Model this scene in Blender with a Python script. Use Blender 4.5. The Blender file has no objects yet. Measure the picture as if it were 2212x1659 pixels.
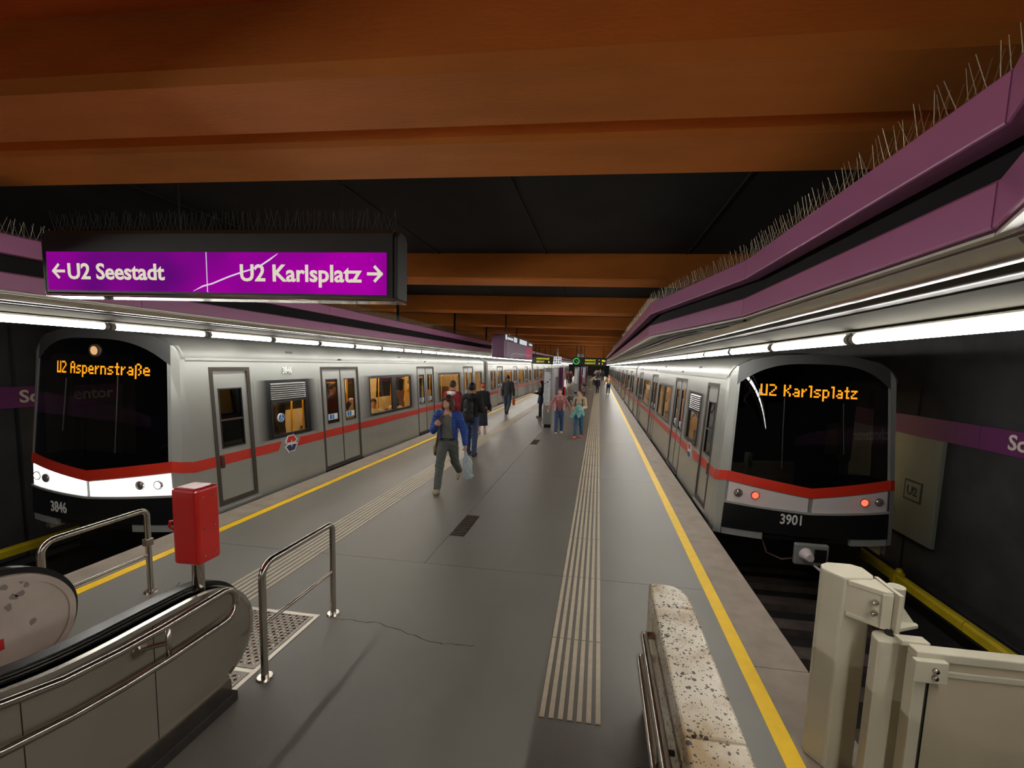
import bpy, bmesh, math, random
import numpy as np
from mathutils import Vector, Matrix
S = bpy.context.scene
COL = S.collection
random.seed(7)
# ---------------------------------------------------------------- camera, world, exposure
def make_camera():
    F, CX, CY, yaw, p, r, H = 950.0, 1167.51, 882.6, .12840, .1012, -.0353, 2.3
    cy, sy = math.cos(yaw), math.sin(yaw)
    fwd = Vector((-sy*math.cos(p), cy*math.cos(p), -math.sin(p)))
    rt = Vector((cy, sy, 0)); dn = fwd.cross(rt)
    rt2 = rt*math.cos(r)+dn*math.sin(r); dn2 = -rt*math.sin(r)+dn*math.cos(r)
    cam = bpy.data.cameras.new('camera'); o = bpy.data.objects.new('camera', cam); COL.objects.link(o)
    cam.sensor_width = 36; cam.lens = F/2212*36
    cam.shift_x = (1106-CX)/2212; cam.shift_y = (CY-829.5)/2212
    cam.clip_start = .05; cam.clip_end = 500
    m = Matrix((rt2, -dn2, -fwd)).transposed().to_4x4(); m.translation = (0, 0, H)
    o.matrix_world = m
    S.camera = o
make_camera()
W = bpy.data.worlds.new('world'); S.world = W; W.use_nodes = True
W.node_tree.nodes['Background'].inputs[0].default_value = (.55, .6, .7, 1)
W.node_tree.nodes['Background'].inputs[1].default_value = .02
S.view_settings.view_transform = 'Standard'; S.view_settings.look = 'None'
EXPOSURE = 1.55
S.view_settings.exposure = EXPOSURE; S.view_settings.gamma = 1; S.view_settings.use_curve_mapping = False
S.cycles.use_denoising = True
S.cycles.max_bounces = 4; S.cycles.diffuse_bounces = 3; S.cycles.glossy_bounces = 2; S.cycles.transparent_max_bounces = 8
S.cycles.use_adaptive_sampling = True; S.cycles.adaptive_threshold = .1
S.cycles.sample_clamp_indirect = 4.0
TUBE_POWER = 15.0
CAR_POWER = 7.0
# ---------------------------------------------------------------- helpers
def srgb(r, g, b):
    f = lambda c: (c/255/12.92) if c/255 <= .04045 else ((c/255+.055)/1.055)**2.4
    return (f(r), f(g), f(b), 1)
MATS = {}
def M(name, col, rough=.5, metal=0.0, var=0.0, vs=6.0, bump=0.0, bs=60.0, emit=0.0, coat=0.0, stretch=(1, 1, 1), rvar=0.0, detail=4, spec=.5, col2=None):
    m = bpy.data.materials.new(name); m.use_nodes = True
    nt = m.node_tree; b = nt.nodes['Principled BSDF']; L = nt.links
    b.inputs['Base Color'].default_value = col
    b.inputs['Roughness'].default_value = rough; b.inputs['Metallic'].default_value = metal
    b.inputs['Specular IOR Level'].default_value = spec
    b.inputs['Coat Weight'].default_value = coat; b.inputs['Coat Roughness'].default_value = .08
    if emit:
        b.inputs['Emission Color'].default_value = col; b.inputs['Emission Strength'].default_value = emit
    if var or bump or rvar:
        tc = nt.nodes.new('ShaderNodeTexCoord'); mp = nt.nodes.new('ShaderNodeMapping'); mp.inputs['Scale'].default_value = stretch
        L.new(tc.outputs['Object'], mp.inputs[0])
        n = nt.nodes.new('ShaderNodeTexNoise'); n.inputs['Scale'].default_value = vs; n.inputs['Detail'].default_value = detail
        L.new(mp.outputs[0], n.inputs['Vector'])
        if var:
            rp = nt.nodes.new('ShaderNodeValToRGB')
            d = col2 or tuple(max(0, c*(1-var)) for c in col[:3])+(1,)
            u = tuple(c*(1+var*.6) for c in col[:3])+(1,)
            rp.color_ramp.elements[0].color = d; rp.color_ramp.elements[0].position = .32
            rp.color_ramp.elements[1].color = u; rp.color_ramp.elements[1].position = .68
            L.new(n.outputs['Fac'], rp.inputs[0]); L.new(rp.outputs[0], b.inputs['Base Color'])
        if rvar:
            mr = nt.nodes.new('ShaderNodeMapRange'); mr.inputs['From Min'].default_value = .3; mr.inputs['From Max'].default_value = .7
            mr.inputs['To Min'].default_value = rough-rvar; mr.inputs['To Max'].default_value = rough+rvar
            L.new(n.outputs['Fac'], mr.inputs[0]); L.new(mr.outputs[0], b.inputs['Roughness'])
        if bump:
            n2 = nt.nodes.new('ShaderNodeTexNoise'); n2.inputs['Scale'].default_value = bs; n2.inputs['Detail'].default_value = 3
            L.new(mp.outputs[0], n2.inputs['Vector'])
            bp = nt.nodes.new('ShaderNodeBump'); bp.inputs['Strength'].default_value = min(1, bump); bp.inputs['Distance'].default_value = .01*max(1, bump)
            L.new(n2.outputs['Fac'], bp.inputs['Height']); L.new(bp.outputs[0], b.inputs['Normal'])
    MATS[name] = m
    return m
def glass(name, tint, ior=1.5, rough=.01):
    m = bpy.data.materials.new(name); m.use_nodes = True; nt = m.node_tree; nt.nodes.clear()
    o = nt.nodes.new('ShaderNodeOutputMaterial'); mx = nt.nodes.new('ShaderNodeMixShader'); fr = nt.nodes.new('ShaderNodeFresnel')
    t = nt.nodes.new('ShaderNodeBsdfTransparent'); g = nt.nodes.new('ShaderNodeBsdfGlossy')
    fr.inputs[0].default_value = ior; t.inputs[0].default_value = tint; g.inputs['Roughness'].default_value = rough
    ge = nt.nodes.new('ShaderNodeNewGeometry'); mu = nt.nodes.new('ShaderNodeMath'); mu.operation = 'MULTIPLY'; iv = nt.nodes.new('ShaderNodeMath'); iv.operation = 'SUBTRACT'; iv.inputs[0].default_value = 1; nt.links.new(ge.outputs['Backfacing'], iv.inputs[1])
    nt.links.new(fr.outputs[0], mu.inputs[0]); nt.links.new(iv.outputs[0], mu.inputs[1]); nt.links.new(mu.outputs[0], mx.inputs[0]); nt.links.new(t.outputs[0], mx.inputs[1]); nt.links.new(g.outputs[0], mx.inputs[2]); nt.links.new(mx.outputs[0], o.inputs[0])
    MATS[name] = m
    return m
def emitter(name, col, s, shown=False):
    if shown: s = s/2**EXPOSURE      # displays keep their own brightness
    m = bpy.data.materials.new(name); m.use_nodes = True; nt = m.node_tree; nt.nodes.clear()
    o = nt.nodes.new('ShaderNodeOutputMaterial'); e = nt.nodes.new('ShaderNodeEmission'); e.inputs[0].default_value = col; e.inputs[1].default_value = s
    nt.links.new(e.outputs[0], o.inputs[0]); MATS[name] = m
    if shown and 'lamp' not in name: m.cycles.emission_sampling = 'NONE'
    return m
class MB:
    def __init__(s): s.v = []; s.f = []
    def add(s, vs, fs):
        n = len(s.v); s.v += [tuple(v) for v in vs]; s.f += [tuple(i+n for i in f) for f in fs]; return s
    def box(s, x0, x1, y0, y1, z0, z1):
        return s.add([(x, y, z) for z in (z0, z1) for y in (y0, y1) for x in (x0, x1)], [(0, 2, 3, 1), (4, 5, 7, 6), (0, 1, 5, 4), (2, 6, 7, 3), (0, 4, 6, 2), (1, 3, 7, 5)])
    def prism(s, poly, axis, a, b):
        n = len(poly); m = {'x': lambda p, t: (t, p[0], p[1]), 'y': lambda p, t: (p[0], t, p[1]), 'z': lambda p, t: (p[0], p[1], t)}[axis]
        return s.add([m(p, a) for p in poly]+[m(p, b) for p in poly], [tuple(range(n)), tuple(range(2*n-1, n-1, -1))]+[(i, (i+1) % n, n+(i+1) % n, n+i) for i in range(n)])
    def sweep(s, rings):
        n = len(rings[0]); k = len(rings)
        return s.add([p for r in rings for p in r], [tuple(range(n)), tuple(range(k*n-1, (k-1)*n-1, -1))]+[(j*n+i, j*n+(i+1) % n, (j+1)*n+(i+1) % n, (j+1)*n+i) for j in range(k-1) for i in range(n)])
    def tube(s, path, r, n=10):
        P = [Vector(p) for p in path]; rs = r if isinstance(r, (list, tuple)) else [r]*len(P); rings = []; up = None
        for i, p in enumerate(P):
            t = (P[min(i+1, len(P)-1)]-P[max(i-1, 0)]).normalized()
            if up is None:
                up = t.orthogonal().normalized()
            up = (up-t*up.dot(t)).normalized(); w = t.cross(up)
            rings.append([p+(up*math.cos(a)+w*math.sin(a))*rs[i] for a in [2*math.pi*k/n for k in range(n)]])
        return s.sweep(rings)
    def cyl(s, p0, p1, r0, r1=None, n=16): return s.tube([p0, p1], [r0, r0 if r1 is None else r1], n)
    def ball(s, c, r, n=10, m=6, sc=(1, 1, 1)):
        vs = [(c[0], c[1], c[2]-r*sc[2])]
        for i in range(1, m):
            th = math.pi*i/m
            for k in range(n):
                a = 2*math.pi*k/n; vs.append((c[0]+r*sc[0]*math.sin(th)*math.cos(a), c[1]+r*sc[1]*math.sin(th)*math.sin(a), c[2]-r*sc[2]*math.cos(th)))
        vs.append((c[0], c[1], c[2]+r*sc[2])); fs = []
        for k in range(n):
            fs.append((0, 1+(k+1) % n, 1+k)); e = len(vs)-1; b = 1+(m-2)*n
            fs.append((e, b+k, b+(k+1) % n))
            for i in range(m-2): fs.append((1+i*n+k, 1+i*n+(k+1) % n, 1+(i+1)*n+(k+1) % n, 1+(i+1)*n+k))
        return s.add(vs, fs)
    def build(s, name, mat, parent=None, smooth=False, bevel=0, fix=True, kind=None, world=True, seg=2):
        off = Vector((0, 0, 0))
        if parent is not None and world:
            q = parent
            while q is not None: off += q.location; q = q.parent
        me = bpy.data.meshes.new(name); me.from_pydata([tuple(Vector(v)-off) for v in s.v], [], s.f)
        if fix:
            bm = bmesh.new(); bm.from_mesh(me); bmesh.ops.recalc_face_normals(bm, faces=bm.faces); bm.to_mesh(me); bm.free()
        return link(name, me, mat, parent, smooth, bevel, kind, seg)
def link(name, me, mat, parent=None, smooth=False, bevel=0, kind=None, seg=2):
    if mat is not None: me.materials.append(MATS[mat] if isinstance(mat, str) else mat)
    o = bpy.data.objects.new(name, me); COL.objects.link(o); o.parent = parent
    if smooth:
        me.polygons.foreach_set('use_smooth', [True]*len(me.polygons))
        if smooth == 'auto':
            md = me.attributes.get('sharp_edge') or me.attributes.new('sharp_edge', 'BOOLEAN', 'EDGE')
            bm = bmesh.new(); bm.from_mesh(me); bm.edges.ensure_lookup_table()
            fl = [(len(e.link_faces) == 2 and e.calc_face_angle(0) > .6) for e in bm.edges]; bm.free(); md.data.foreach_set('value', fl)
    if bevel:
        b = o.modifiers.new('bevel', 'BEVEL'); b.width = bevel; b.segments = seg; b.limit_method = 'ANGLE'; b.angle_limit = .6
    if kind: o['kind'] = kind
    return o
def root(name, label, cat, loc=(0, 0, 0), rz=0, group=None, kind=None):
    o = bpy.data.objects.new(name, None); COL.objects.link(o); o.location = loc; o.rotation_euler = (0, 0, rz); o.empty_display_size = .1
    return tag(o, label, cat, group, kind)
def tag(o, label, cat, group=None, kind=None):
    o['label'] = label; o['category'] = cat
    if group: o['group'] = group
    if kind: o['kind'] = kind
    return o
def copy_tree(o, parent=None):
    c = o.copy(); COL.objects.link(c); c.parent = parent
    for ch in list(o.children): copy_tree(ch, c)
    return c
def text(name, s, size, mat, parent, origin, xdir, updir, ext=.002, bold=0.0, align='LEFT', xs=1.0):
    cu = bpy.data.curves.new(name, 'FONT'); cu.body = s; cu.size = size; cu.extrude = ext; cu.offset = bold; cu.align_x = align
    cu.resolution_u = 3
    ob = bpy.data.objects.new(name, cu); COL.objects.link(ob)
    me = bpy.data.meshes.new_from_object(ob.evaluated_get(bpy.context.evaluated_depsgraph_get()))
    bpy.data.objects.remove(ob); bpy.data.curves.remove(cu)
    x = Vector(xdir).normalized(); u = Vector(updir).normalized(); z = x.cross(u)
    off = Vector((0, 0, 0)); q = parent
    while q is not None: off += q.location; q = q.parent
    me.transform(Matrix.Diagonal((xs, 1, 1, 1)))
    m = Matrix((x, u, z)).transposed().to_4x4(); m.translation = Vector(origin)-off
    me.transform(m); me.materials.clear()
    return link(name, me, mat, parent)
def arc(c, r, a0, a1, n):
    return [(c[0]+r*math.cos(a0+(a1-a0)*i/n), c[1]+r*math.sin(a0+(a1-a0)*i/n)) for i in range(n+1)]
# ---------------------------------------------------------------- materials
M('asphalt', srgb(124, 122, 115), .29, var=.07, vs=1.1, rvar=.012, spec=.55, bump=.25, bs=220, detail=10)
M('joint_dark', srgb(38, 37, 35), .8)
M('edge_stone', srgb(150, 137, 124), .6, var=.16, vs=5, bump=.15, bs=90, detail=8)
M('yellow_line', srgb(255, 206, 4), .45, var=.07, vs=9)
M('tactile', srgb(206, 193, 170), .5, var=.1, vs=14)
M('crack', srgb(28, 27, 26), .9)
M('pit_dark', srgb(34, 31, 30), .9, var=.4, vs=3, bump=.6, bs=30)
M('concrete_dark', srgb(52, 52, 54), .85, var=.3, vs=2, bump=.3, bs=25)
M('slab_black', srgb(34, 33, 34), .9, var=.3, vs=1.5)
M('beam_orange', srgb(232, 138, 54), .75, var=.1, vs=2.2, bump=.35, bs=30, detail=9, stretch=(.5, 2, 2))
M('beam_warm_lit', srgb(238, 112, 32), .75, var=.16, vs=2.2, bump=.35, bs=30, detail=9, stretch=(.5, 2, 2))  # redder copy of the beam colour, warm light on the girder face painted in
M('purple_rail', srgb(196, 126, 174), .32, coat=.3)
M('dark_recess', srgb(18, 17, 20), .8)
M('steel', srgb(190, 184, 174), .22, 1.0, var=.08, vs=3, rvar=.05)
M('steel_brushed', srgb(168, 160, 148), .34, 1.0, var=.14, vs=2.5, rvar=.06, stretch=(1, 1, 1))
M('mirror_steel', srgb(196, 192, 182), .3, .85)
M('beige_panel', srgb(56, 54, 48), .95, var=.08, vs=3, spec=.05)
M('soffit_white', srgb(196, 196, 188), .3)
M('white_batten', srgb(225, 224, 214), .45)
M('holder_grey', srgb(140, 136, 126), .4, .3)
M('dark_metal', srgb(46, 45, 44), .45, .4)
M('rust', srgb(74, 55, 44), .8, var=.4, vs=12)
M('sleeper', srgb(84, 74, 68), .85, var=.3, vs=6)
M('third_rail_yellow', srgb(186, 164, 20), .55, var=.2, vs=4)
M('white_board', srgb(120, 122, 112), .6, var=.1, vs=2)
M('purple_band', srgb(104, 44, 98), .5)
M('letter_white', srgb(220, 212, 200), .6)
emitter('tube_light', (1.0, .97, .9, 1), TUBE_POWER)
M('spike_dark', srgb(70, 68, 62), .5, .4)
M('spike_steel', srgb(190, 184, 160), .35, .6)
# ================================================================ platform, tracks, walls, ceiling
Y0, Y1 = -14.0, 104.0
XL, XR = -5.27, 1.72          # platform edges
ZB, ZS = 3.6, 3.99            # beam soffit, slab
def platform():
    fl = MB().box(XL+.01, XR-.01, Y0, Y1, -.45, -.012).build('floor', 'joint_dark', kind='structure')
    fl['label'] = 'dark grey asphalt island platform floor'
    xs = [XL+.41, -1.86, XR-.41]; ys = [Y0, .3, 4.6, 8.93, 13.2, 17.5, 21.8, 26.1, 30.4, 39, 52, 70, Y1]
    # main panels; between XL+.41 and XR-.41
    for j in range(len(ys)-1):
        for i in range(2):
            if j < 2: xa, xb = (xs[0], xs[2]) if i == 0 else (None, None)
            else: xa, xb = xs[i], xs[i+1]
            if xa is None: continue
            g = .003
            MB().box(xa+g, xb-g, ys[j]+g, ys[j+1]-g, -.012, 0).build('floor_panel', 'asphalt', fl)
    for side, xa, xb in (('left', XL, XL+.405), ('right', XR-.405, XR)):
        e = MB().box(min(xa, xb)+.01, max(xa, xb)-.012, Y0, Y1, -.25, -.02).build('trim_edge_'+side, 'joint_dark', kind='structure')
        y = Y0; L = 2.49
        proto = None
        k = 0
        while y < Y1:
            ln = L if y < 45 else 12
            MB().box(xa, xb, y+.003, min(Y1, y+ln)-.003, -.12, 0.001).build('edge_slab', 'edge_stone', e)
            y += ln
    for n, (xa, xb) in enumerate(((-4.85, -4.735), (1.2, 1.315))):
        MB().box(xa, xb, Y0, Y1, 0, .003).build('trim_%d' % (n+1), 'yellow_line', kind='structure')
    # tactile strips, seven bars each, in 1.1 m lengths
    for n, (xa, xb, ys0) in enumerate(((-3.53, -3.13, 2.62), (-.28, .12, 2.645))):
        st = MB().box(xa-.003, xb+.003, ys0, Y1-2, 0, .0008).build('trim_%d' % (n+3), 'asphalt', kind='structure')
        w = .033; pitch = (xb-xa-w)/6
        cuts = [ys0, 3.5]+[3.5+1.1*k for k in range(1, 26)]
        meshes = {}
        for a, b in zip(cuts[:-1], cuts[1:]):
            for i in range(7):
                x = xa+i*pitch; key = round(b-a, 3)
                if key not in meshes:
                    o = MB().box(0, w, .004, b-a-.004, 0, .005).build('tactile_bar', 'tactile', st); meshes[key] = o.data
                else:
                    o = bpy.data.objects.new('tactile_bar', meshes[key]); COL.objects.link(o); o.parent = st
                o.location = (x, a, .0008)
        mb = MB()
        for i in range(7): mb.box(xa+i*pitch, xa+i*pitch+w, cuts[-1], Y1-2, .0008, .0055)
        mb.build('tactile_bars_far', 'tactile', st, kind='stuff')
    # hairline cracks near the escalator and parapet
    def crack(pts, nm, w=.006):
        mb = MB(); rr = random.Random(len(pts))
        P = [Vector(p) for p in pts]; Q = []
        for a, b in zip(P[:-1], P[1:]):
            for t in range(8): Q.append(a.lerp(b, t/8)+Vector((rr.uniform(-.012, .012), rr.uniform(-.012, .012), 0)))
        Q.append(P[-1])
        for a, b in zip(Q[:-1], Q[1:]):
            d = (b-a).normalized(); s = Vector((-d.y, d.x, 0))*w*rr.uniform(.3, .7)
            mb.add([a-s, a+s, b+s, b-s], [(0, 1, 2, 3)])
        mb.build(nm, 'crack', fl, fix=False)
    crack([(-2.2, 3.42, .0012), (-1.8, 3.42, .0012), (-1.2, 3.25, .0012), (-.9, 3.28, .0012)], 'crack')
    crack([(-.22, 2.28, .0012), (.1, 2.3, .0012), (.36, 2.38, .0012)], 'crack')
    crack([(-4.05, 3.7, .0012), (-3.95, 3.55, .0012), (-3.75, 3.5, .0012)], 'crack')
    crack([(-2.0, 6.4, .0012), (-1.9, 6.3, .0012)], 'crack', .003)
    # drain covers
    for k, y in enumerate((5.43, 12.3, 19.2)):
        d = root('drain_cover', ['dark slotted drain cover set in the floor nearest the camera', 'dark drain cover further down the platform before the info stand', 'far drain cover beyond the first info stand'][k], 'drain', (-1.76, y+.4, 0))
        MB().box(-1.86, -1.66, y, y+.8, -.01, .002).build('frame', 'dark_metal', d)
        for i in range(9): MB().box(-1.845, -1.675, y+.03+i*.085, y+.075+i*.085, .001, .005).build('slat', 'rust', d)
    # platform side walls and pits
    for side, x in (('left', XL), ('right', XR)):
        s = -1 if side == 'left' else 1
        MB().box(min(x-s*.25, x-s*.02), max(x-s*.25, x-s*.02), Y0, Y1, -1.15, -.1).build('wall_platform_'+side, 'concrete_dark', kind='structure')
        xo = x+s*3.62
        b = MB().box(min(x-s*.3, xo), max(x-s*.3, xo), Y0, Y1, -1.4, -1.15).build('floor_track_'+side, 'pit_dark', kind='structure')
        xc = x+s*1.32
        mesh = None
        for k in range(34):
            yy = (.4 if side == 'right' else 2.0)+k*.62
            if mesh is None:
                o = MB().box(-1.05, 1.05, -.12, .12, 0, .1).build('sleeper', 'sleeper', b, bevel=.01); mesh = o.data
            else:
                o = bpy.data.objects.new('sleeper', mesh); COL.objects.link(o); o.parent = b
            o.location = (xc, yy, -1.15)
        for dx in (-.72, .72):
            MB().prism([(xc+dx+a, -1.05+z) for a, z in ((-.06, 0), (.06, 0), (.06, .015), (.012, .03), (.012, .11), (.035, .115), (.035, .15), (-.035, .15), (-.035, .115), (-.012, .11), (-.012, .03), (-.06, .015))], 'y', Y0, Y1).build('running_rail', 'rust', b)
        # cable channel along the platform foot, slats across
        MB().box(min(x+s*.03, x+s*.12), max(x+s*.03, x+s*.12), Y0, Y1, -.33, -.25).build('cable_channel', 'rust', b)
    # third rail with yellow cover
    for side, x, lab in (('left', -8.25, 'yellow third rail cover along the left track'), ('right', 4.5, 'yellow third rail cover along the right track wall')):
        t = root('third_rail', lab, 'third rail', (x, Y0, -1.15))
        for k in range(8):
            y = 1.2+k*2.2
            MB().prism([(x-.055, -.70), (x+.055, -.70), (x+.055, -.61), (x+.03, -.58), (x-.03, -.58), (x-.055, -.61)], 'y', y+.006, y+2.194).build('cover', 'third_rail_yellow', t)
        MB().box(x-.055, x+.055, Y0, 1.19, -.70, -.58).build('cover', 'third_rail_yellow', t); MB().box(x-.055, x+.055, 18.8, Y1, -.70, -.58).build('cover', 'third_rail_yellow', t)
        for k in range(6):
            y = 1.0+k*2.9; MB().box(x-.075, x+.075, y, y+.1, -.72, -.56).ball((x+.02, y+.05, -.55), .05).build('clamp', 'third_rail_yellow', t, bevel=.01)
            MB().box(x-.05, x+.05, y+.02, y+.1, -1.15, -.72).build('support', 'rust', t)
platform()
def walls():
    for side, x, s in (('left', -8.88, -1), ('right', 5.3, 1)):
        w = MB().box(min(x, x+s*.3), max(x, x+s*.3), Y0, Y1, -1.4, 4.4).build('wall_'+side, 'concrete_dark', kind='structure')
        ys = [Y0]+[.9+2.35*k for k in range(14)]
        for a, b in zip(ys[:-1], ys[1:]): MB().box(min(x, x-s*.05), max(x, x-s*.05), a+.03, b-.03, -1.0, 2.6).build('wall_panel', 'concrete_dark', w)
    MB().box(-9.2, 5.6, Y1, Y1+.3, -1.4, 4.4).build('wall_end', 'concrete_dark', kind='structure')
    # station name bands on the track walls
    for side, x, s, lab in (('left', -8.82, 1, 'purple station name band on the dark wall left of the left train'), ('right', 5.24, -1, 'purple station name band on the dark wall behind the right train')):
        n = root('name_band', lab, 'sign', (x, 6, 1.5))
        ys = [-3, .2, 3.4, 6.7, 9.8, 13, 16.2, 19.4, 24]
        for a, b in zip(ys[:-1], ys[1:]): MB().box(min(x, x+s*.03), max(x, x+s*.03), a+.004, b-.004, 1.35, 1.67).build('band_panel', 'purple_band', n)
        if side == 'left': text('lettering', 'Schottentor', .27, 'letter_white', n, (x+s*.031, 5.62, 1.43), (0, 1, 0), (0, 0, 1), .003, .006)
        else: text('lettering', 'Schottentor', .27, 'letter_white', n, (x+s*.031, 6.27, 1.43), (0, -1, 0), (0, 0, 1), .003, .006)
    b = root('wall_board', 'pale board fixed to the wall beside the right train', 'board', (5.2, 9.2, -.33))
    MB().box(5.17, 5.24, 7.26, 11.2, -.33, 1.35).build('board_panel', 'white_board', b, bevel=.008)
    MB().box(5.163, 5.17, 7.55, 7.95, .28, .62).build('logo_frame', 'concrete_dark', b)
    MB().box(5.161, 5.164, 7.58, 7.92, .31, .59).build('logo_field', 'white_board', b)
    text('logo_text', 'U2', .2, 'concrete_dark', b, (5.160, 7.88, .38), (0, -1, 0), (0, 0, 1), .001, .006)
walls()
def ceiling():
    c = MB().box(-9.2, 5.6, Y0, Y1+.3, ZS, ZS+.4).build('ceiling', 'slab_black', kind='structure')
    for k in range(24):
        ys = [(2.02, 2.53), (2.66, 3.18)] if k == 0 else [(3.18+4.33*k-.6, 3.18+4.33*k)]
        if ys[0][1] > Y1: break
        for n, (a, b) in enumerate(ys):
            MB().prism([(a, ZS), (a, ZB+.05), (a+.045, ZB), (b-.02, ZB), (b, ZB+.03), (b, ZS)] if k == 0 and n == 0 else [(a, ZS), (a, ZB+.02), (a+.04, ZB), (b-.01, ZB), (b, ZB+.01), (b, ZS)], 'x', -9.0, 5.4).build('beam', 'beam_orange', c)
        if k == 0: MB().box(-9, 5.4, 2.53, 2.66, ZB+.09, ZS).build('beam_joint', 'beam_orange', c)
    # formwork joints in the dark slab
    for x in (-4.9, -2.6, -.9, 1.2): MB().box(x, x+.02, 3.25, 60, ZS-.012, ZS).build('slab_joint', 'joint_dark', c)
    # near deep girder above the camera
    MB().box(-9, 5.4, -.4, 2.02, ZB+.32, ZS).build('beam_deep', 'beam_warm_lit', c)
ceiling()
# ================================================================ edge canopies with lights
def canopy(side):
    s = 1 if side == 'right' else -1
    tx = 1.66 if s > 0 else -5.21
    def xb(y):
        if s < 0: return -4.66
        if y < -.2: return .265
        if y < 1.47: return 1.1-.5*(1.47-y)
        if y < 3.71: return 1.1
        if y < 6.2: return 1.1-.45*(y-3.71)/2.49
        return .65
    ys = [-14, -.2, 1.47, 3.71, 6.2, 12, 30, 60, Y1] if s > 0 else [Y0, 1.0, 4.0, 7.2, 12, 30, 60, Y1]
    c = root('edge_canopy', 'purple railed lighting canopy with bird spikes above the %s platform edge' % side, 'canopy', (tx, 5, 2.6))
    def seg(nm, poly, mat, ya, yb, g=.003, **kw):      # poly: list of fn(y)->(x,z)
        return MB().sweep([[(q(y)[0], y+e, q(y)[1]) for q in poly] for y, e in ((ya, g), (yb, -g))]).build(nm, mat, c, **kw)
    P = lambda dx, z: (lambda y: (xb(y)+s*dx, z))
    for a, b in zip(ys[:-1], ys[1:]):
        for z0, z1, nm in ((3.02, 3.16, 'upper_rail'), (2.735, 2.86, 'lower_rail')):
            seg(nm, [P(0, z1), P(.012, z1+.012), P(.1, z1+.012), P(.1, z0-.004), P(.009, z0-.004), P(.002, z0-.0015), P(0, z0+.004)], 'purple_rail', a, b)
        seg('recess_panel', [P(.16, 2.70), P(.16, 3.2), P(.2, 3.2), P(.2, 2.70)], 'dark_recess', a, b, 0)
        seg('rail_lip', [P(.012, 2.712), P(.045, 2.712), P(.045, 2.722), P(.012, 2.722)], 'white_batten', a, b)
        # soffit pieces from lamp to rail: beige panel, dark strip, polished roll
        t0 = lambda y, t: (tx+s*.02+(min(xb(y), 1.1) if False else (1.1 if s > 0 else -4.66))*0, 0)
        def L(t, dz=0):
            xin = 1.1 if s > 0 else -4.66
            x = (tx+s*.03)+(xin-(tx+s*.03))*t; z = 2.585+(2.72-2.585)*t
            return (lambda y: (x-(1.1-xb(y))*max(0, (t-.86)/.14) if s > 0 else x, z+dz))
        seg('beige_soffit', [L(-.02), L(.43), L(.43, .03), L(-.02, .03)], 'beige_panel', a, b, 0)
        seg('dark_strip', [L(.43, .004), L(.66, .012), L(.66, .04), L(.43, .03)], 'dark_metal', a, b, 0)
        rl = [L(.5+.17*k/8, .012-.026*math.sin(math.pi*k/8)) for k in range(9)]
        seg('conduit', rl+[L(.67, .03), L(.5, .03)], 'dark_metal', a, b, 0, smooth='auto')
        rl = [L(.66+.22*k/10, .004-.03*math.sin(math.pi*k/10)**.8) for k in range(11)]
        seg('reflector', rl+[L(.88, .04), L(.66, .04)], 'mirror_steel', a, b, 0, smooth='auto')
    # far right: flat polished soffit between reflector and set back rail, in panels
    if s > 0:
        y = 3.75; k = 0
        while y < 30:
            yb = y+.55
            f = lambda yy, t: (1.17-(1.17-xb(yy)-.05)*t, 2.715+.012*t)
            MB().sweep([[(f(yy, 0)[0], yy, f(yy, 0)[1]), (f(yy, 1)[0], yy, f(yy, 1)[1]), (f(yy, 1)[0], yy, 2.76), (f(yy, 0)[0], yy, 2.76)] for yy in (y+.006, yb-.006)]).build('soffit_panel', 'soffit_white', c)
            y = yb
        MB().sweep([[(1.17, yy, 2.716), (xb(yy)+.05, yy, 2.727), (xb(yy)+.05, yy, 2.76), (1.17, yy, 2.76)] for yy in (y, Y1)]).build('soffit_panel', 'soffit_white', c)
        for fr in (.3, .55, .8): MB().sweep([[(1.17-(1.17-xb(yy)-.05)*fr-.004, yy, 2.70), (1.17-(1.17-xb(yy)-.05)*fr+.004, yy, 2.70), (1.17-(1.17-xb(yy)-.05)*fr+.004, yy, 2.73), (1.17-(1.17-xb(yy)-.05)*fr-.004, yy, 2.73)] for yy in (3.8, 6.2, 40)]).build('soffit_bead', 'dark_metal', c)
    # top cover, outer fascia, hangers to the slab
    xo = tx+s*.12
    for a, b in zip(ys[:-1], ys[1:]):
        MB().sweep([[(xb(y)+s*.19, y, 2.76), (xb(y)+s*.19, y, 2.80), (xo, y, 2.66), (xo, y, 2.62)] for y in (a, b)]).build('cover', 'dark_metal', c)
    MB().box(min(xo, xo+s*.03), max(xo, xo+s*.03), ys[0], Y1, 2.58, 3.3).build('fascia', 'dark_metal', c)
    for k in range(20):
        y = 10.5+4.33*k
        MB().box(min(xo-s*.3, xo-s*.36), max(xo-s*.3, xo-s*.36), y, y+.05, 2.7, ZS).build('hanger', 'dark_metal', c)
    # bird spikes
    mb = MB(); rr = random.Random(3)
    y = -.1 if s > 0 else 1.0
    while y < 26:
        x = xb(y)+s*.05
        for q in (-1, 1):
            e = Vector((x+q*rr.uniform(.02, .05), y+rr.uniform(-.02, .03), 3.172+rr.uniform(.115, .14)))
            mb.tube([(x, y, 3.17), e], [.0016, .0011], 3)
        y += .038 if y < 12 else .06
    mb.box(min(xb(8), xb(3))+s*.045, min(xb(8), xb(3))+s*.05, 25, 26, 3.17, 3.172)
    mb.build('bird_spikes', 'spike_steel', c, kind='stuff', fix=False)
    # fluorescent tubes
    L = 1.19 if s < 0 else 1.36
    ph = 4.11 if s < 0 else 3.19
    k0 = -14 if s < 0 else -12
    proto = None
    y = ph+k0*L; k = 0
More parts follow.
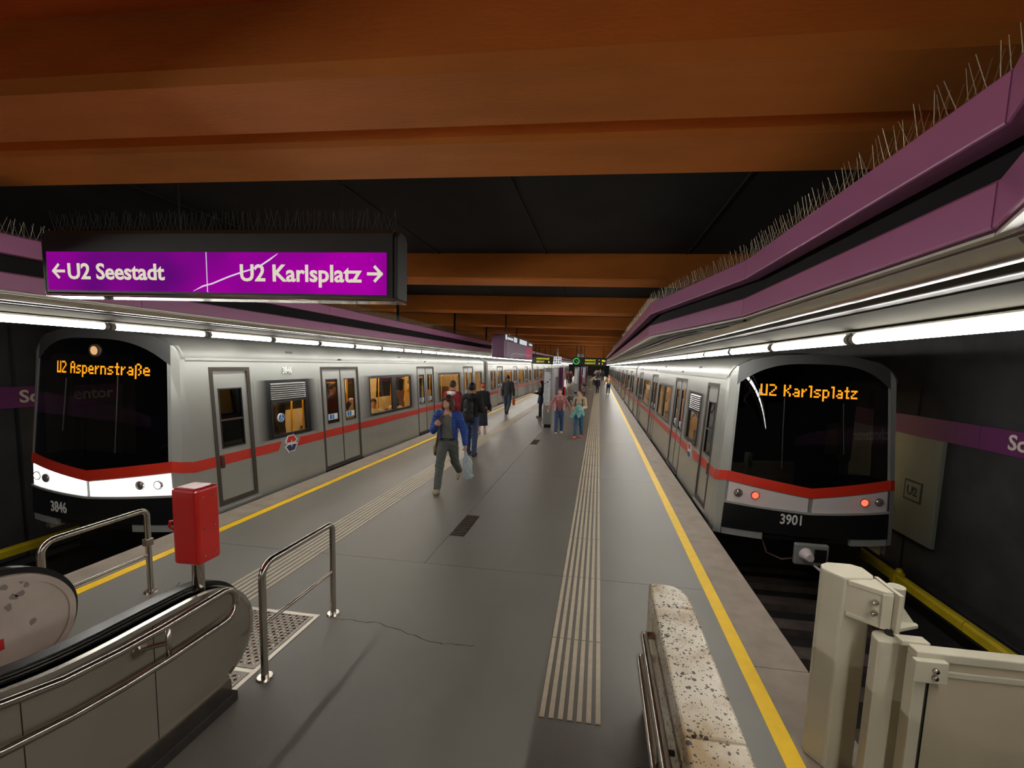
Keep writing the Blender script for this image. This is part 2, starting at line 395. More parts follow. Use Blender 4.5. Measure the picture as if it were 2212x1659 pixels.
    while y < Y1-3:
        if proto is None:
            g = 'tubes over the %s edge' % side
            t = root('fluorescent_tube', 'lit white fluorescent tube in the row over the %s platform edge' % side, 'tube light', (tx, y, 2.54), 0, g)
            MB().cyl((tx, y+.05, 2.535), (tx, y+L-.05, 2.535), .033, n=8).build('tube', 'tube_light', t, smooth='auto')
            MB().box(tx-.02, tx+.02, y+.015, y+L-.015, 2.562, 2.578).build('batten', 'white_batten', t, bevel=.004)
            for e in (.032, L-.032):
                MB().cyl((tx, y+e-.022, 2.535), (tx, y+e+.022, 2.535), .037, n=12).box(tx-.014, tx+.014, y+e-.015, y+e+.015, 2.55, 2.575).build('holder', 'holder_grey', t, smooth='auto')
            proto = t
        else:
            t = copy_tree(proto); t.location.y = y
        y += L; k += 1
canopy('left'); canopy('right')
# ================================================================ metro trains
M('car_silver', srgb(160, 161, 157), .22, .15, var=.03, vs=2, bump=.16, bs=1.8)
M('car_grey', srgb(150, 152, 150), .35, .3)
M('car_roof', srgb(84, 84, 80), .5, .1, var=.15, vs=2)
M('car_brow', srgb(74, 74, 74), .4, .2)
M('car_red', srgb(206, 46, 26), .35, coat=.2)
M('car_black', srgb(16, 17, 20), .35)
M('gasket', srgb(62, 56, 50), .55)
M('car_lining', srgb(226, 202, 158), .6)
M('car_floor', srgb(70, 62, 56), .6)
M('seat_red', srgb(104, 74, 54), .7)
M('seat_wall', srgb(206, 178, 128), .6)
M('yellow_pole', srgb(250, 188, 12), .35)
M('orange_strip', srgb(255, 84, 24), .4)
M('sticker_blue', srgb(20, 112, 190), .5)
M('sticker_white', srgb(228, 232, 235), .5)
M('sticker_green', srgb(30, 80, 50), .5)
M('logo_blue', srgb(36, 44, 92), .5)
M('number_white', srgb(214, 216, 210), .55)
M('lamp_clear', srgb(180, 172, 170), .12, .8)
M('lamp_panel', srgb(206, 196, 196), .4)
M('cab_dark', srgb(44, 40, 42), .8)
M('cab_pale', srgb(150, 140, 122), .7)
M('cab_yellow', srgb(190, 170, 70), .7)
glass('car_glass', (.74, .70, .62, 1)); glass('cab_glass', (.33, .33, .36, 1)); glass('door_glass_dark', (.3, .3, .32, 1))
emitter('car_light', (1, .8, .48, 1), CAR_POWER)
emitter('lamp_panel_lit', (1.0, .97, .92, 1), 1.6, True)
emitter('lamp_lit', (1.0, .95, .82, 1), 6.0, True)
emitter('lamp_red', (1.0, .02, .01, 1), 11.0, True)
emitter('lamp_warm', (1.0, .55, .25, 1), .8, True)
emitter('led_orange', (1.0, .33, .012, 1), 1.25, True)
emitter('led_yellow', (.95, .85, .04, 1), 1.0, True)
def surround_mat():
    m = bpy.data.materials.new('window_surround'); m.use_nodes = True; nt = m.node_tree; b = nt.nodes['Principled BSDF']
    b.inputs['Roughness'].default_value = .28; b.inputs['Metallic'].default_value = .3
    tc = nt.nodes.new('ShaderNodeTexCoord'); sx = nt.nodes.new('ShaderNodeSeparateXYZ'); rp = nt.nodes.new('ShaderNodeValToRGB')
    e = rp.color_ramp.elements; e[0].position = 0; e[0].color = srgb(160, 161, 157); e[1].position = 1; e[1].color = srgb(160, 161, 157)
    for p in (.17, .83):
        q = e.new(p); q.color = srgb(22, 23, 28)
    nt.links.new(tc.outputs['Generated'], sx.inputs[0]); nt.links.new(sx.outputs['Y'], rp.inputs[0]); nt.links.new(rp.outputs[0], b.inputs['Base Color'])
    MATS['window_surround'] = m
surround_mat()
GL = {  # led dot glyphs, 9 rows (last two are descenders)
'U': ['#..#', '#..#', '#..#', '#..#', '#..#', '#..#', '####', '....', '....'], '2': ['###.', '...#', '...#', '..#.', '.#..', '#...', '####', '....', '....'],
'A': ['.##.', '#..#', '#..#', '####', '#..#', '#..#', '#..#', '....', '....'], 'K': ['#..#', '#..#', '#.#.', '##..', '#.#.', '#..#', '#..#', '....', '....'],
's': ['....', '....', '.###', '#...', '.##.', '...#', '###.', '....', '....'], 'p': ['....', '....', '###.', '#..#', '#..#', '#..#', '###.', '#...', '#...'],
'e': ['....', '....', '.##.', '#..#', '####', '#...', '.###', '....', '....'], 'r': ['...', '...', '#.#', '##.', '#..', '#..', '#..', '...', '...'],
'n': ['....', '....', '###.', '#..#', '#..#', '#..#', '#..#', '....', '....'], 't': ['.#.', '.#.', '###', '.#.', '.#.', '.#.', '.##', '...', '...'],
'a': ['....', '....', '.##.', '...#', '.###', '#..#', '.###', '....', '....'], 'ß': ['.##.', '#..#', '#..#', '#.#.', '#..#', '#..#', '#.#.', '#...', '#...'],
'l': ['##', '.#', '.#', '.#', '.#', '.#', '.#', '..', '..'], 'z': ['....', '....', '####', '..#.', '.#..', '#...', '####', '....', '....'],
' ': ['..']*9}
def led_cells(s):
    out = []; x = 0
    for ch in s:
        g = GL[ch]
        for r, row in enumerate(g):
            for c, q in enumerate(row):
                if q == '#': out.append((x+c, r))
        x += len(g[0])+1
    return out, x-1
WC = 2.5
def roof_z(u):
    P = [(.0, 2.16), (.11, 2.2), (.125, 2.27), (.19, 2.37), (.38, 2.49), (.75, 2.57), (1.25, 2.6)]
    u = min(u, WC-u)
    for (a, za), (b, zb) in zip(P[:-1], P[1:]):
        if u <= b: return za+(zb-za)*max(0, (u-a)/(b-a))
    return P[-1][1]
def fu(z): return .05*max(z, 0)
def make_car(side, ya, yb, head, label, opts):
    """ya: platform-near end (nose when head), yb: far end"""
    sg, X0 = (1, 1.78) if side == 'right' else (-1, -5.35)
    U = lambda u, y, z: (X0+sg*u, y, z)
    R0 = root('metro_car', label, 'train car', U(WC/2, (ya+yb)/2, -1.0), 0, 'cars of the %s train' % side)
    def plate(y0, y1, z0, z1, d0, d1, mb=None):
        mb = mb or MB()
        return mb.add([U(fu(z)-d, y, z) for d in (d0, d1) for z in (z0, z1) for y in (y0, y1)], [(0, 2, 3, 1), (4, 5, 7, 6), (0, 1, 5, 4), (2, 6, 7, 3), (0, 4, 6, 2), (1, 3, 7, 5)])
    n0 = ya+(.2 if head else 0)
    doors, wins = opts['doors'], opts['wins']
    drv = opts.get('driver')
    ops = [(a, b, .02, 2.09) for a, b in doors]+[(a, b, z0, z1) for a, b, z0, z1, _ in wins]+([(drv[0], drv[1], .07, 2.09)] if drv else [])
    # --- shell
    def shell(mb, mir, d):
        Yl = sorted({n0, yb, *[v for o in ops for v in o[:2]]}); Zl = sorted({-.32, 0.0, 2.2, *[v for o in ops for v in o[2:]]})
        q = (lambda u, y, z: U(WC-u, y, z)) if mir else U
        for y0, y1 in zip(Yl[:-1], Yl[1:]):
            for z0, z1 in zip(Zl[:-1], Zl[1:]):
                ym, zm = (y0+y1)/2, (z0+z1)/2
                if any(o[0] < ym < o[1] and o[2] < zm < o[3] for o in ops): continue
                mb.add([q(fu(z)+d, y, z) for y, z in ((y0, z0), (y1, z0), (y1, z1), (y0, z1))], [(0, 1, 2, 3)])
    mb = MB()
    for mir in (False, True): shell(mb, mir, 0)
    for o in ops:       # reveals
        for mir in (False, True):
            q = (lambda u, y, z: U(WC-u, y, z)) if mir else U
            c4 = [(o[0], o[2]), (o[1], o[2]), (o[1], o[3]), (o[0], o[3])]
            for (y0, z0), (y1, z1) in zip(c4, c4[1:]+c4[:1]):
                mb.add([q(fu(z)+d, y, z) for y, z, d in ((y0, z0, 0), (y1, z1, 0), (y1, z1, .07), (y0, z0, .07))], [(0, 1, 2, 3)])
    us = [.11, .125, .16, .19, .27, .38, .55, .75, 1.0, 1.25]; us += [WC-u for u in us[-2::-1]]
    body = None
    def cap(y, rev):
        pts = [U(0, y, -.32), U(0, y, 0)]+[U(u, y, roof_z(u)) for u in us]+[U(WC, y, 0), U(WC, y, -.32)]
        mb.add(pts, [tuple(range(len(pts)))])
    cap(yb, 0)
    if not head: cap(ya, 1)
    else:
        zz = [-.1, .2, .5, .8, 1.2, 1.6, 2.0, 2.2, 2.27, 2.37]
        for mir in (False, True):
            q = (lambda u, y, z: U(WC-u, y, z)) if mir else U
            for z0, z1 in zip(zz[:-1], zz[1:]):
                def cpt(t, z):
                    l = .08*max(0, z-.7); ur = .11+(.015*(z-2.2)/.07 if z < 2.27 else .015+.065*(z-2.27)/.1) if z > 2.2 else fu(z)
                    a = (ur, n0); b = (max(.12+.05*max(z, 0), ur), ya+l)
                    m = (.025+ur, ya+.06+l*.8)
                    return [a, m, b][t]
                for t in (0, 1): mb.add([q(cpt(t, z0)[0], cpt(t, z0)[1], z0), q(cpt(t+1, z0)[0], cpt(t+1, z0)[1], z0), q(cpt(t+1, z1)[0], cpt(t+1, z1)[1], z1), q(cpt(t, z1)[0], cpt(t, z1)[1], z1)], [(0, 1, 2, 3)])
    body = mb.build('car_body', 'car_silver', R0, fix=False)
    if head:
        for q in (U, lambda u, y, z: U(WC-u, y, z)):
            rings = []
            for (u0, y0), za, zb in (((-.003, n0+.01), .66, .81), ((.022, ya+.058), .69, .835), ((.118, ya-.005), .71, .85)):
                rings.append([q(u0+fu(za), y0, za), q(u0+fu(zb), y0+.01, zb), q(u0+fu(zb)+.02, y0+.03, zb), q(u0+fu(za)+.02, y0+.03, za)])
            MB().sweep(rings).build('corner_stripe', 'car_red', R0)
    # --- roof
    mb = MB(); yr = [ya+.12 if head else ya, yb]
    rings = []
    for i, y in enumerate([ya+.16, ya+.5, yb] if head else [ya, yb]):
        k = .93 if head and i == 0 else 1
        rings.append([U(u, y, 2.2+(roof_z(u)-2.2)*k) for u in us])
    for r0, r1 in zip(rings[:-1], rings[1:]):
        n = len(r0); mb.add(r0+r1, [(i, i+1, n+i+1, n+i) for i in range(n-1)])
    mb.build('roof', 'car_roof', R0, smooth='auto', fix=False)
    for k in range(2 if head else 3):
        yy = ya+2.2+k*4.4; MB().box(*sorted((X0+sg*.16, X0+sg*.22)), yy, yy+.16, 2.30, 2.36).build('roof_marker', 'dark_metal', R0)
    MB().add([U(u, y, z) for z in (2.185, 2.215) for y in (n0, yb) for u in (.095, .13)], [(0, 1, 3, 2), (4, 6, 7, 5), (0, 4, 5, 1), (2, 3, 7, 6), (0, 2, 6, 4), (1, 5, 7, 3)]).build('gutter', 'car_silver', R0)
    # --- interior
    mb = MB()
    for mir in (False, True): shell(mb, mir, .07)
    mb.build('lining', 'car_lining', R0, fix=False)
    yi = ya+(1.5 if head else .1)
    MB().box(*sorted((X0+sg*.1, X0+sg*(WC-.1))), yi, yb-.1, -.06, 0).build('interior_floor', 'car_floor', R0)
    MB().box(*sorted((X0+sg*.17, X0+sg*(WC-.17))), yi, yb-.1, 2.12, 2.16).build('interior_ceiling', 'car_lining', R0)
    for u in (.75, WC-.75): MB().box(*sorted((X0+sg*(u-.05), X0+sg*(u+.05))), yi+.3, yb-.4, 2.095, 2.115).build('interior_light', 'car_light', R0)
    for y in (yb-.12,)+((yi,) if head else (ya+.08,)): MB().box(*sorted((X0+sg*.15, X0+sg*(WC-.15))), y, y+.03, 0, 2.12).build('bulkhead', 'seat_wall', R0)
    for a, b in doors:
        for y in (a-.08, b+.08):
            for u in (.42, WC-.42): MB().cyl(U(u, y, 0), U(u, y, 2.12), .018, n=8).build('grab_pole', 'yellow_pole', R0, smooth=True)
            MB().box(*sorted((X0+sg*.1, X0+sg*.42)), y-.012, y+.012, .3, 1.3).build('screen', 'seat_wall', R0)
        MB().cyl(U(.5, a-.1, 1.72), U(.5, b+.1, 1.72), .016, n=8).build('grab_rail', 'yellow_pole', R0, smooth=True)
        MB().cyl(U(WC/2, (a+b)/2, 0), U(WC/2, (a+b)/2, 2.12), .02, n=8).build('grab_pole', 'yellow_pole', R0, smooth=True)
        m_ = (a+b)/2
        MB().box(*sorted((X0+sg*.13, X0+sg*.16)), m_+.06, m_+.12, .95, 1.45).build('door_post', 'orange_strip', R0)
        MB().tube([U(.2, m_+.36, .9), U(.2, m_+.36, 1.45), U(.2, m_+.32, 1.56), U(.2, m_+.26, 1.58)], .018, 8).build('door_handle', 'yellow_pole', R0, smooth=True)
    prev = yi+.1
    for a, b in [(x[0]-.15, x[1]+.15) for x in doors]+[(yb-.15, yb)]:
        if a-prev > .9:
            for u0, u1 in (((.12, 1.0), (WC-1.0, WC-.12)) if not opts.get('lit') else ((WC-1.0, WC-.12),)):
                n = max(1, int((a-prev)/1.5))
                for k in range(n):
                    yc = prev+(a-prev)*(k+.5)/n
                    st = MB().box(*sorted((X0+sg*u0, X0+sg*u1)), yc-.52, yc-.08, .38, .46).box(*sorted((X0+sg*u0, X0+sg*u1)), yc+.08, yc+.52, .38, .46).build('seat', 'seat_red', R0, bevel=.02)
                    MB().box(*sorted((X0+sg*u0, X0+sg*u1)), yc-.05, yc+.05, .38, 1.12).build('backrest', 'seat_red', st, bevel=.02)
            MB().cyl(U(.3, prev, 1.82), U(.3, a, 1.82), .016, n=8).build('grab_rail', 'yellow_pole', R0, smooth=True)
            MB().cyl(U(1.0, (prev+a)/2, 1.1), U(1.0, (prev+a)/2, 2.12), .018, n=8).build('grab_pole', 'yellow_pole', R0, smooth=True)
        prev = b
    # --- doors
    def leaf(y0, y1, z0, z1, wy0, wy1, wz0, wz1, nm, pane, stripe=True):
        d = MB()
        for q in ((y0, wy0, z0, z1), (wy1, y1, z0, z1), (wy0, wy1, z0, wz0), (wy0, wy1, wz1, z1)): plate(*q, -.045, -.015, d)
        o = d.build(nm, 'car_silver', R0)
        g = .018; d = MB()
        for q in ((wy0, wy0+g, wz0, wz1), (wy1-g, wy1, wz0, wz1), (wy0, wy1, wz0, wz0+g), (wy0, wy1, wz1-g, wz1)): plate(*q, -.045, -.010, d)
        d.build('gasket', 'car_black', o)
        plate(wy0+g, wy1-g, wz0+g, wz1-g, -.034, -.028).build('window_pane', pane, o)
        if stripe: plate(y0, y1, .66, .81, -.015, -.012).build('stripe', 'car_red', o)
        return o
    for a, b in doors:
        f = .055; d = MB()
        for q in ((a, a+f, .02, 2.09), (b-f, b, .02, 2.09), (a+f, b-f, 2.03, 2.09), (a+f, b-f, .02, .075)): plate(*q, -.05, .004, d)
        d.build('door_frame', 'gasket', R0)
        m_ = (a+b)/2
        for k, (y0, y1) in enumerate(((a+f, m_-.012), (m_+.012, b-f))):
            w = y1-y0
            o = leaf(y0, y1, .075, 2.03, y0+w*.2, y1-w*.16, .93, 1.84, 'door_leaf', 'car_glass')
            if yb-ya > 5 and opts.get('stickers', True):
                s0 = y0+w*.26
                plate(s0, y1-w*.22, 1.0, 1.12, -.028, -.025).build('sticker', 'sticker_white', o)
                plate(s0+.05, s0+.12, 1.01, 1.11, -.025, -.024).build('sticker_mark', 'sticker_blue', o)
                plate(s0+.145, s0+.2, 1.01, 1.11, -.025, -.024).build('sticker_mark', 'sticker_blue', o)
        plate(m_-.012, m_+.012, .075, 2.03, -.04, -.008).build('door_seal', 'gasket', R0)
        plate(a, b, -.03, .015, -.02, .03).build('door_sill', 'dark_metal', R0)
        mb = MB().box(*sorted((X0+sg*.1, X0+sg*.14)), m_-.05, m_+.05, 2.225, 2.255); mb.build('door_lamp', 'car_black', R0)
    if drv:
        a, b = drv; f = .06; d = MB()
        for q in ((a, a+f, .07, 2.09), (b-f, b, .07, 2.09), (a+f, b-f, 2.03, 2.09), (a+f, b-f, .07, .14)): plate(*q, -.05, .006, d)
        d.build('cab_door_frame', 'gasket', R0)
        w = b-a
        o = leaf(a+f, b-f, .14, 2.03, a+f+.08, b-f-.1, .9, 1.78, 'cab_door', 'door_glass_dark')
        plate(a+f+.09, b-f-.11, 1.3, 1.325, -.03, -.012).build('window_bar', 'gasket', o)
        y_h = a+f+.03
        plate(y_h, y_h+.05, .62, .8, -.012, .012).build('door_handle', 'rust', o, bevel=.006)
        plate(a-.02, b+.05, .0, .035, -.01, .02).build('cab_step', 'car_silver', R0)
    # --- windows
    for i, (a, b, z0, z1, typ) in enumerate(wins):
        pad = .34 if typ != 'small' else .2
        pa, pb = a-pad, b+pad
        lim = [v for o in doors+([drv] if drv else []) for v in o]
        pa = max([pa]+[v+.04 for v in lim if v <= a]); pb = min([pb]+[v-.04 for v in lim if v >= b])
        d = MB()
        for q in ((pa, a, z0-.03, z1+.03), (b, pb, z0-.03, z1+.03), (a, b, z0-.03, z0), (a, b, z1, z1+.03)): plate(*q, 0, .003, d)
        d.build('window_surround', 'window_surround', R0)
        g = .035; d = MB()
        gl0, gl1 = z0, z1
        if typ == 'louvre': gl1 = 1.52
        for q in ((a, a+g, gl0, gl1), (b-g, b, gl0, gl1), (a, b, gl0, gl0+g), (a, b, gl1-g, gl1)): plate(*q, -.03, .008, d)
        if typ == 'double':
            mm = a+(b-a)*.54; plate(mm-.12, mm+.12, gl0+g, gl1-g, -.03, .006, d)
        w_ = d.build('window_frame', 'car_black', R0)
        plate(a+g, b-g, gl0+g, gl1-g, -.024, -.018).build('window_pane', 'car_glass', w_)
        if typ == 'louvre':
            lv = plate(a, b, 1.52, z1, -.05, -.03).build('louvre', 'car_black', R0)
            for k in range(8):
                z = 1.535+k*(z1-1.55)/8
                MB().add([U(fu(zz)-dd, y, zz) for zz, dd in ((z, .012), (z+.022, -.01), (z+.028, -.01), (z+.01, .012)) for y in (a+.02, b-.02)], [(0, 1, 3, 2), (2, 3, 5, 4), (4, 5, 7, 6), (6, 7, 1, 0), (0, 2, 4, 6), (1, 7, 5, 3)]).build('slat', 'car_grey', lv)
    # --- stripe
    blk = sorted(list(doors)+([drv] if drv else []))
    segs = []; p = n0
    for a, b in blk: segs.append((p, a)); p = b
    segs.append((p, yb-.02))
    for a, b in segs:
        if b-a < .03: continue
        if head and opts.get('logo') and a < opts['logo'] < b:
            c = opts['logo']
            for y0, y1, s0, s1 in ((a, c-.24, 0, -.09), (c+.24, b, -.09, 0)):
                MB().add([U(fu(z)-d, y, z) for d in (0, .003) for y, z in ((y0+(s0 if y0 > c else 0), .66), (y1+(s1 if y1 < c else 0), .66), (y1, .81), (y0, .81))], [(0, 1, 2, 3), (7, 6, 5, 4), (0, 4, 5, 1), (1, 5, 6, 2), (2, 6, 7, 3), (3, 7, 4, 0)]).build('stripe', 'car_red', R0)
            def poly(pts, d, nm, mat, par):
                return MB().add([U(fu(.735+z)-dd, c+y, .735+z) for dd in (0, d) for y, z in pts], [tuple(range(len(pts))), tuple(range(2*len(pts)-1, len(pts)-1, -1))]+[(i, (i+1) % len(pts), len(pts)+(i+1) % len(pts), len(pts)+i) for i in range(len(pts))]).build(nm, mat, par)
            lg = poly([(-.16, .03), (-.09, .15), (.04, .15), (.06, .17), (.16, .05), (.1, .0), (.16, -.02), (.07, -.15), (-.05, -.15), (-.08, -.17), (-.17, -.05), (-.1, .0)], .004, 'emblem', 'sticker_white', R0)
            poly([(-.13, .03), (-.075, .13), (.035, .13), (.055, .145), (.13, .05), (.08, .02), (.02, .02), (0, .08), (-.02, .02)], .006, 'emblem_top', 'car_red', lg)
            poly([(.13, -.03), (.06, -.13), (-.04, -.13), (-.065, -.145), (-.14, -.05), (-.08, -.02), (-.02, -.02), (0, -.08), (.02, -.02)], .006, 'emblem_bottom', 'logo_blue', lg)
        else: plate(a, b, .66, .81, 0, .003).build('stripe', 'car_red', R0)
    # --- underframe and coupling
    MB().box(*sorted((X0+sg*.15, X0+sg*(WC-.15))), ya+.5, yb-.2, -.75, -.3).build('underframe', 'car_black', R0)
    for y in (ya+2.4, yb-2.4):
        for yy in (y-.9, y+.9):
            for u in (.6, WC-.6): MB().cyl(U(u-.06, yy, -.52), U(u+.06, yy, -.52), .38, n=16).build('wheel', 'rust', R0)
    MB().box(*sorted((X0+sg*.18, X0+sg*(WC-.18))), yb-.02, yb+.42, -.2, 2.3).build('gangway', 'gasket', R0)
    if not head: MB().box(*sorted((X0+sg*.18, X0+sg*(WC-.18))), ya-.42, ya+.02, -.2, 2.3).build('gangway', 'gasket', R0)
    if head: make_front(R0, side, sg, X0, U, ya, opts)
    return R0
def make_front(R0, side, sg, X0, U, ya, opts):
    lit = opts['lit']
    def FR(s, z, push=0):
        hw = WC/2-.12-.05*max(z, 0); u = WC/2+s*hw
        return U(u, ya+.08*max(0, z-.7)-.17*(1-s*s)-push, z)
    vdip = lambda s: (1-abs(s))
    z_trim = lambda s: .375-.05*vdip(s); z_pan0 = lambda s: .405-.05*vdip(s); z_pan1 = lambda s: .695-.15*vdip(s)
    z_st0 = lambda s: .71-.15*vdip(s); z_st1 = lambda s: .85-.15*vdip(s); z_arch = lambda s: 2.10+.33*(1-abs(s)**3.2)
    def zr(s):
        u = WC/2+s*(WC/2-.23); return max(z_arch(s)+.01, 2.2+(roof_z(u)-2.2)*.93)
    def strip(nm, lo, hi, mat, p0, p1, s0=-1, s1=1, n=16, par=None, **kw):
        rings = []
        for i in range(n+1):
            s = s0+(s1-s0)*i/n; a, b = lo(s), hi(s); m_ = (a+b)/2
            rings.append([FR(s, a, p0), FR(s, a, p1), FR(s, m_, p1), FR(s, b, p1), FR(s, b, p0)])
        return MB().sweep(rings).build(nm, mat, par or R0, **kw)
    K = lambda v: (lambda s: v)
    strip('front_skirt', K(0.0), z_trim, 'car_black', -.05, .01, smooth='auto')
    strip('front_trim', z_trim, z_pan0, 'car_silver', -.05, .02, smooth='auto')
    strip('front_stripe', z_st0, z_st1, 'car_red', -.05, .004, smooth='auto')
    strip('brow', z_arch, zr, 'car_brow', -.12, .0, n=24, smooth='auto')
    strip('windscreen', z_st1, z_arch, 'cab_glass', -.012, .0, -.975, .975, 24, smooth='auto')
    for e in (-1, 1): strip('screen_post', z_st1, z_arch, 'car_silver', -.05, .004, e*1.0, e*.965, 1)
    strip('front_panel', z_pan0, z_st0, 'car_grey', -.08, -.02, smooth='auto')
    for e in (-1, 1):
        hp = strip('headlight_panel' if lit else 'taillight_panel', z_pan0, z_pan1, 'lamp_panel_lit' if lit else 'lamp_panel', -.03, .0, *((-.97, -.03) if e < 0 else (.03, .97)), 10, smooth='auto')
        for uu, kind in ((.85, 'a'), (.655, 'b')):
            s = e*uu; z = .545-.03*vdip(s); p = Vector(FR(s, z, .0)); t = Vector((0, -1, 0))
            red = (not lit) and kind == 'b'
            MB().cyl(p, p+t*.02, .062, .058, 18).build('lamp_ring', 'lamp_clear', hp, smooth='auto')
            MB().ball(tuple(p+t*.012), .05, 14, 8, (1, .45, 1)).build('lamp', 'lamp_red' if red else ('lamp_lit' if lit and kind == 'a' else 'lamp_clear'), hp, smooth=True)
    for (s0, s1) in ((-.99, -.52), (.52, .99)): strip('sill', K(-.1), K(0.0), 'car_silver', -.1, .0, s0, s1, 4)
    strip('front_floor', K(-.09), K(-.04), 'car_black', -.6, -.05, -.9, .9, 8)
    # destination display
    cells, wd = led_cells(opts['dest']); x0, x1 = opts['dest_x']; zt, zb = opts['dest_z']
    cw = (x1-x0)/wd; chh = (zt-zb)/9; mb = MB()
    for c, r in cells:
        q = []
        for dx, dz in ((0, 0), (1.02, 0), (1.02, 1.02), (0, 1.02)):
            X = x0+(c+dx)*cw; z = zt-(r+dz)*chh; hw = WC/2-.12-.05*z; s = ((X-X0)*sg-WC/2)/hw; q.append(FR(s, z, .004))
        mb.add(q, [(0, 1, 2, 3)])
    mb.build('destination_text', 'led_orange', R0, fix=False)
    xn, zn = opts['num']; s = ((xn+.16-X0)*sg-WC/2)/(WC/2-.12); yn = FR(s, zn+.05, .022)[1]
    yq = FR(((xn+.32-X0)*sg-WC/2)/(WC/2-.12), zn+.05, .02)[1]; ya_ = FR(((xn-X0)*sg-WC/2)/(WC/2-.12), zn+.05, .02)[1]
    text('front_number', opts['number'], .2, 'number_white', R0, (xn, ya_-.006, zn), (.32, yq-ya_, 0), (0, 0, 1), .002, .004, xs=.78)
    # cab interior
    yb_ = ya+1.42
    MB().box(*sorted((X0+sg*.12, X0+sg*(WC-.12))), yb_, yb_+.04, 0, 2.2).build('cab_bulkhead', 'cab_dark', R0)
    MB().box(*sorted((X0+sg*.12, X0+sg*(WC-.12))), ya+.1, yb_, -.02, .02).build('cab_floor', 'cab_dark', R0)
    MB().box(*sorted((X0+sg*.15, X0+sg*(WC-.15))), ya+.12, ya+.5, .55, .8).build('cab_desk', 'cab_dark', R0, bevel=.03)
    if lit:
        MB().box(-6.75, -6.42, yb_-.02, yb_, .7, 1.5).build('cab_notice', 'cab_pale', R0); MB().box(-6.98, -6.78, yb_-.02, yb_, .55, 1.5).build('cab_notice', 'cab_pale', R0)
    else:
        MB().box(3.78, 3.95, yb_-.3, yb_-.27, 1.0, 1.5).build('cab_locker', 'cab_yellow', R0); MB().box(3.95, 4.15, yb_-.35, yb_-.3, .9, 1.9).build('cab_side', 'cab_pale', R0)
    # wipers
    for e, z0, z1 in ((-.38, .95, 1.95), (.36, 1.2, 1.9)):
        MB().tube([FR(e, z0, .012), FR(e-.02, (z0+z1)/2, .016), FR(e-.03, z1, .012)], .007, 6).build('wiper', 'dark_metal', R0)
    if opts.get('toplamp'):
        p = Vector((opts['toplamp'], 0, 2.27)); s = ((p.x-X0)*sg-WC/2)/(WC/2-.22); p.y = FR(s, 2.27)[1]
        MB().cyl(p+Vector((0, .03, 0)), p+Vector((0, -.02, 0)), .085, .08, 20).build('top_lamp_ring', 'rust', R0, smooth='auto')
        MB().ball(tuple(p), .07, 16, 8, (1, .5, 1)).build('top_lamp', 'lamp_warm', R0, smooth=True)
    else:
        # coupler under the tail
        xc = X0+sg*WC/2; y = ya-.3
        cp = MB().box(xc-.2, xc+.24, y, y+.08, -.36, -.06).build('coupler_head', 'car_grey', R0, bevel=.02)
        MB().cyl((xc-.06, y, -.2), (xc-.06, y-.14, -.2), .09, .05, 14).build('coupler_cone', 'lamp_panel', cp, smooth='auto')
        MB().box(xc+.05, xc+.2, y-.02, y, -.3, -.12).build('coupler_socket', 'car_black', cp)
        MB().box(xc-.1, xc+.1, y+.08, ya+.5, -.3, -.12).build('coupler_bar', 'car_black', cp)
        MB().tube([(xc+.05, y-.02, -.34), (xc+.16, y-.12, -.42), (xc+.34, y-.3, -.56)], .018, 8).build('coupler_hook', 'lamp_panel', cp, smooth=True)
        MB().tube([(xc-.22, y+.02, -.28), (xc-.35, y+.05, -.32), (xc-.5, y+.2, -.3), (xc-.55, y+.3, -.1)], .012, 8).build('coupler_hose', 'rust', cp, smooth=True)
        mp = Vector(FR(-.72, 2.0, .012))
        MB().box(mp.x-.05, mp.x+.05, mp.y, mp.y+.005, 1.995, 2.005).box(mp.x-.005, mp.x+.005, mp.y, mp.y+.005, 1.93, 2.06).build('screen_mark', 'sticker_white', R0)
HEADL = dict(doors=[(8.06, 9.44), (12.71, 14.09), (17.3, 18.7)], wins=[(6.68, 7.6, .9, 1.84, 'louvre'), (9.9, 12.27, .92, 1.84, 'double'), (14.55, 16.85, .92, 1.84, 'plain'), (19.1, 20.1, .92, 1.84, 'small')], driver=(5.55, 6.28), logo=7.12)
def shifted(o, d):
    return dict(doors=[(a+d, b+d) for a, b in o['doors']], wins=[(w[0]+d, w[1]+d)+w[2:] for w in o['wins']], driver=tuple(v+d for v in o['driver']), logo=o['logo']+d)
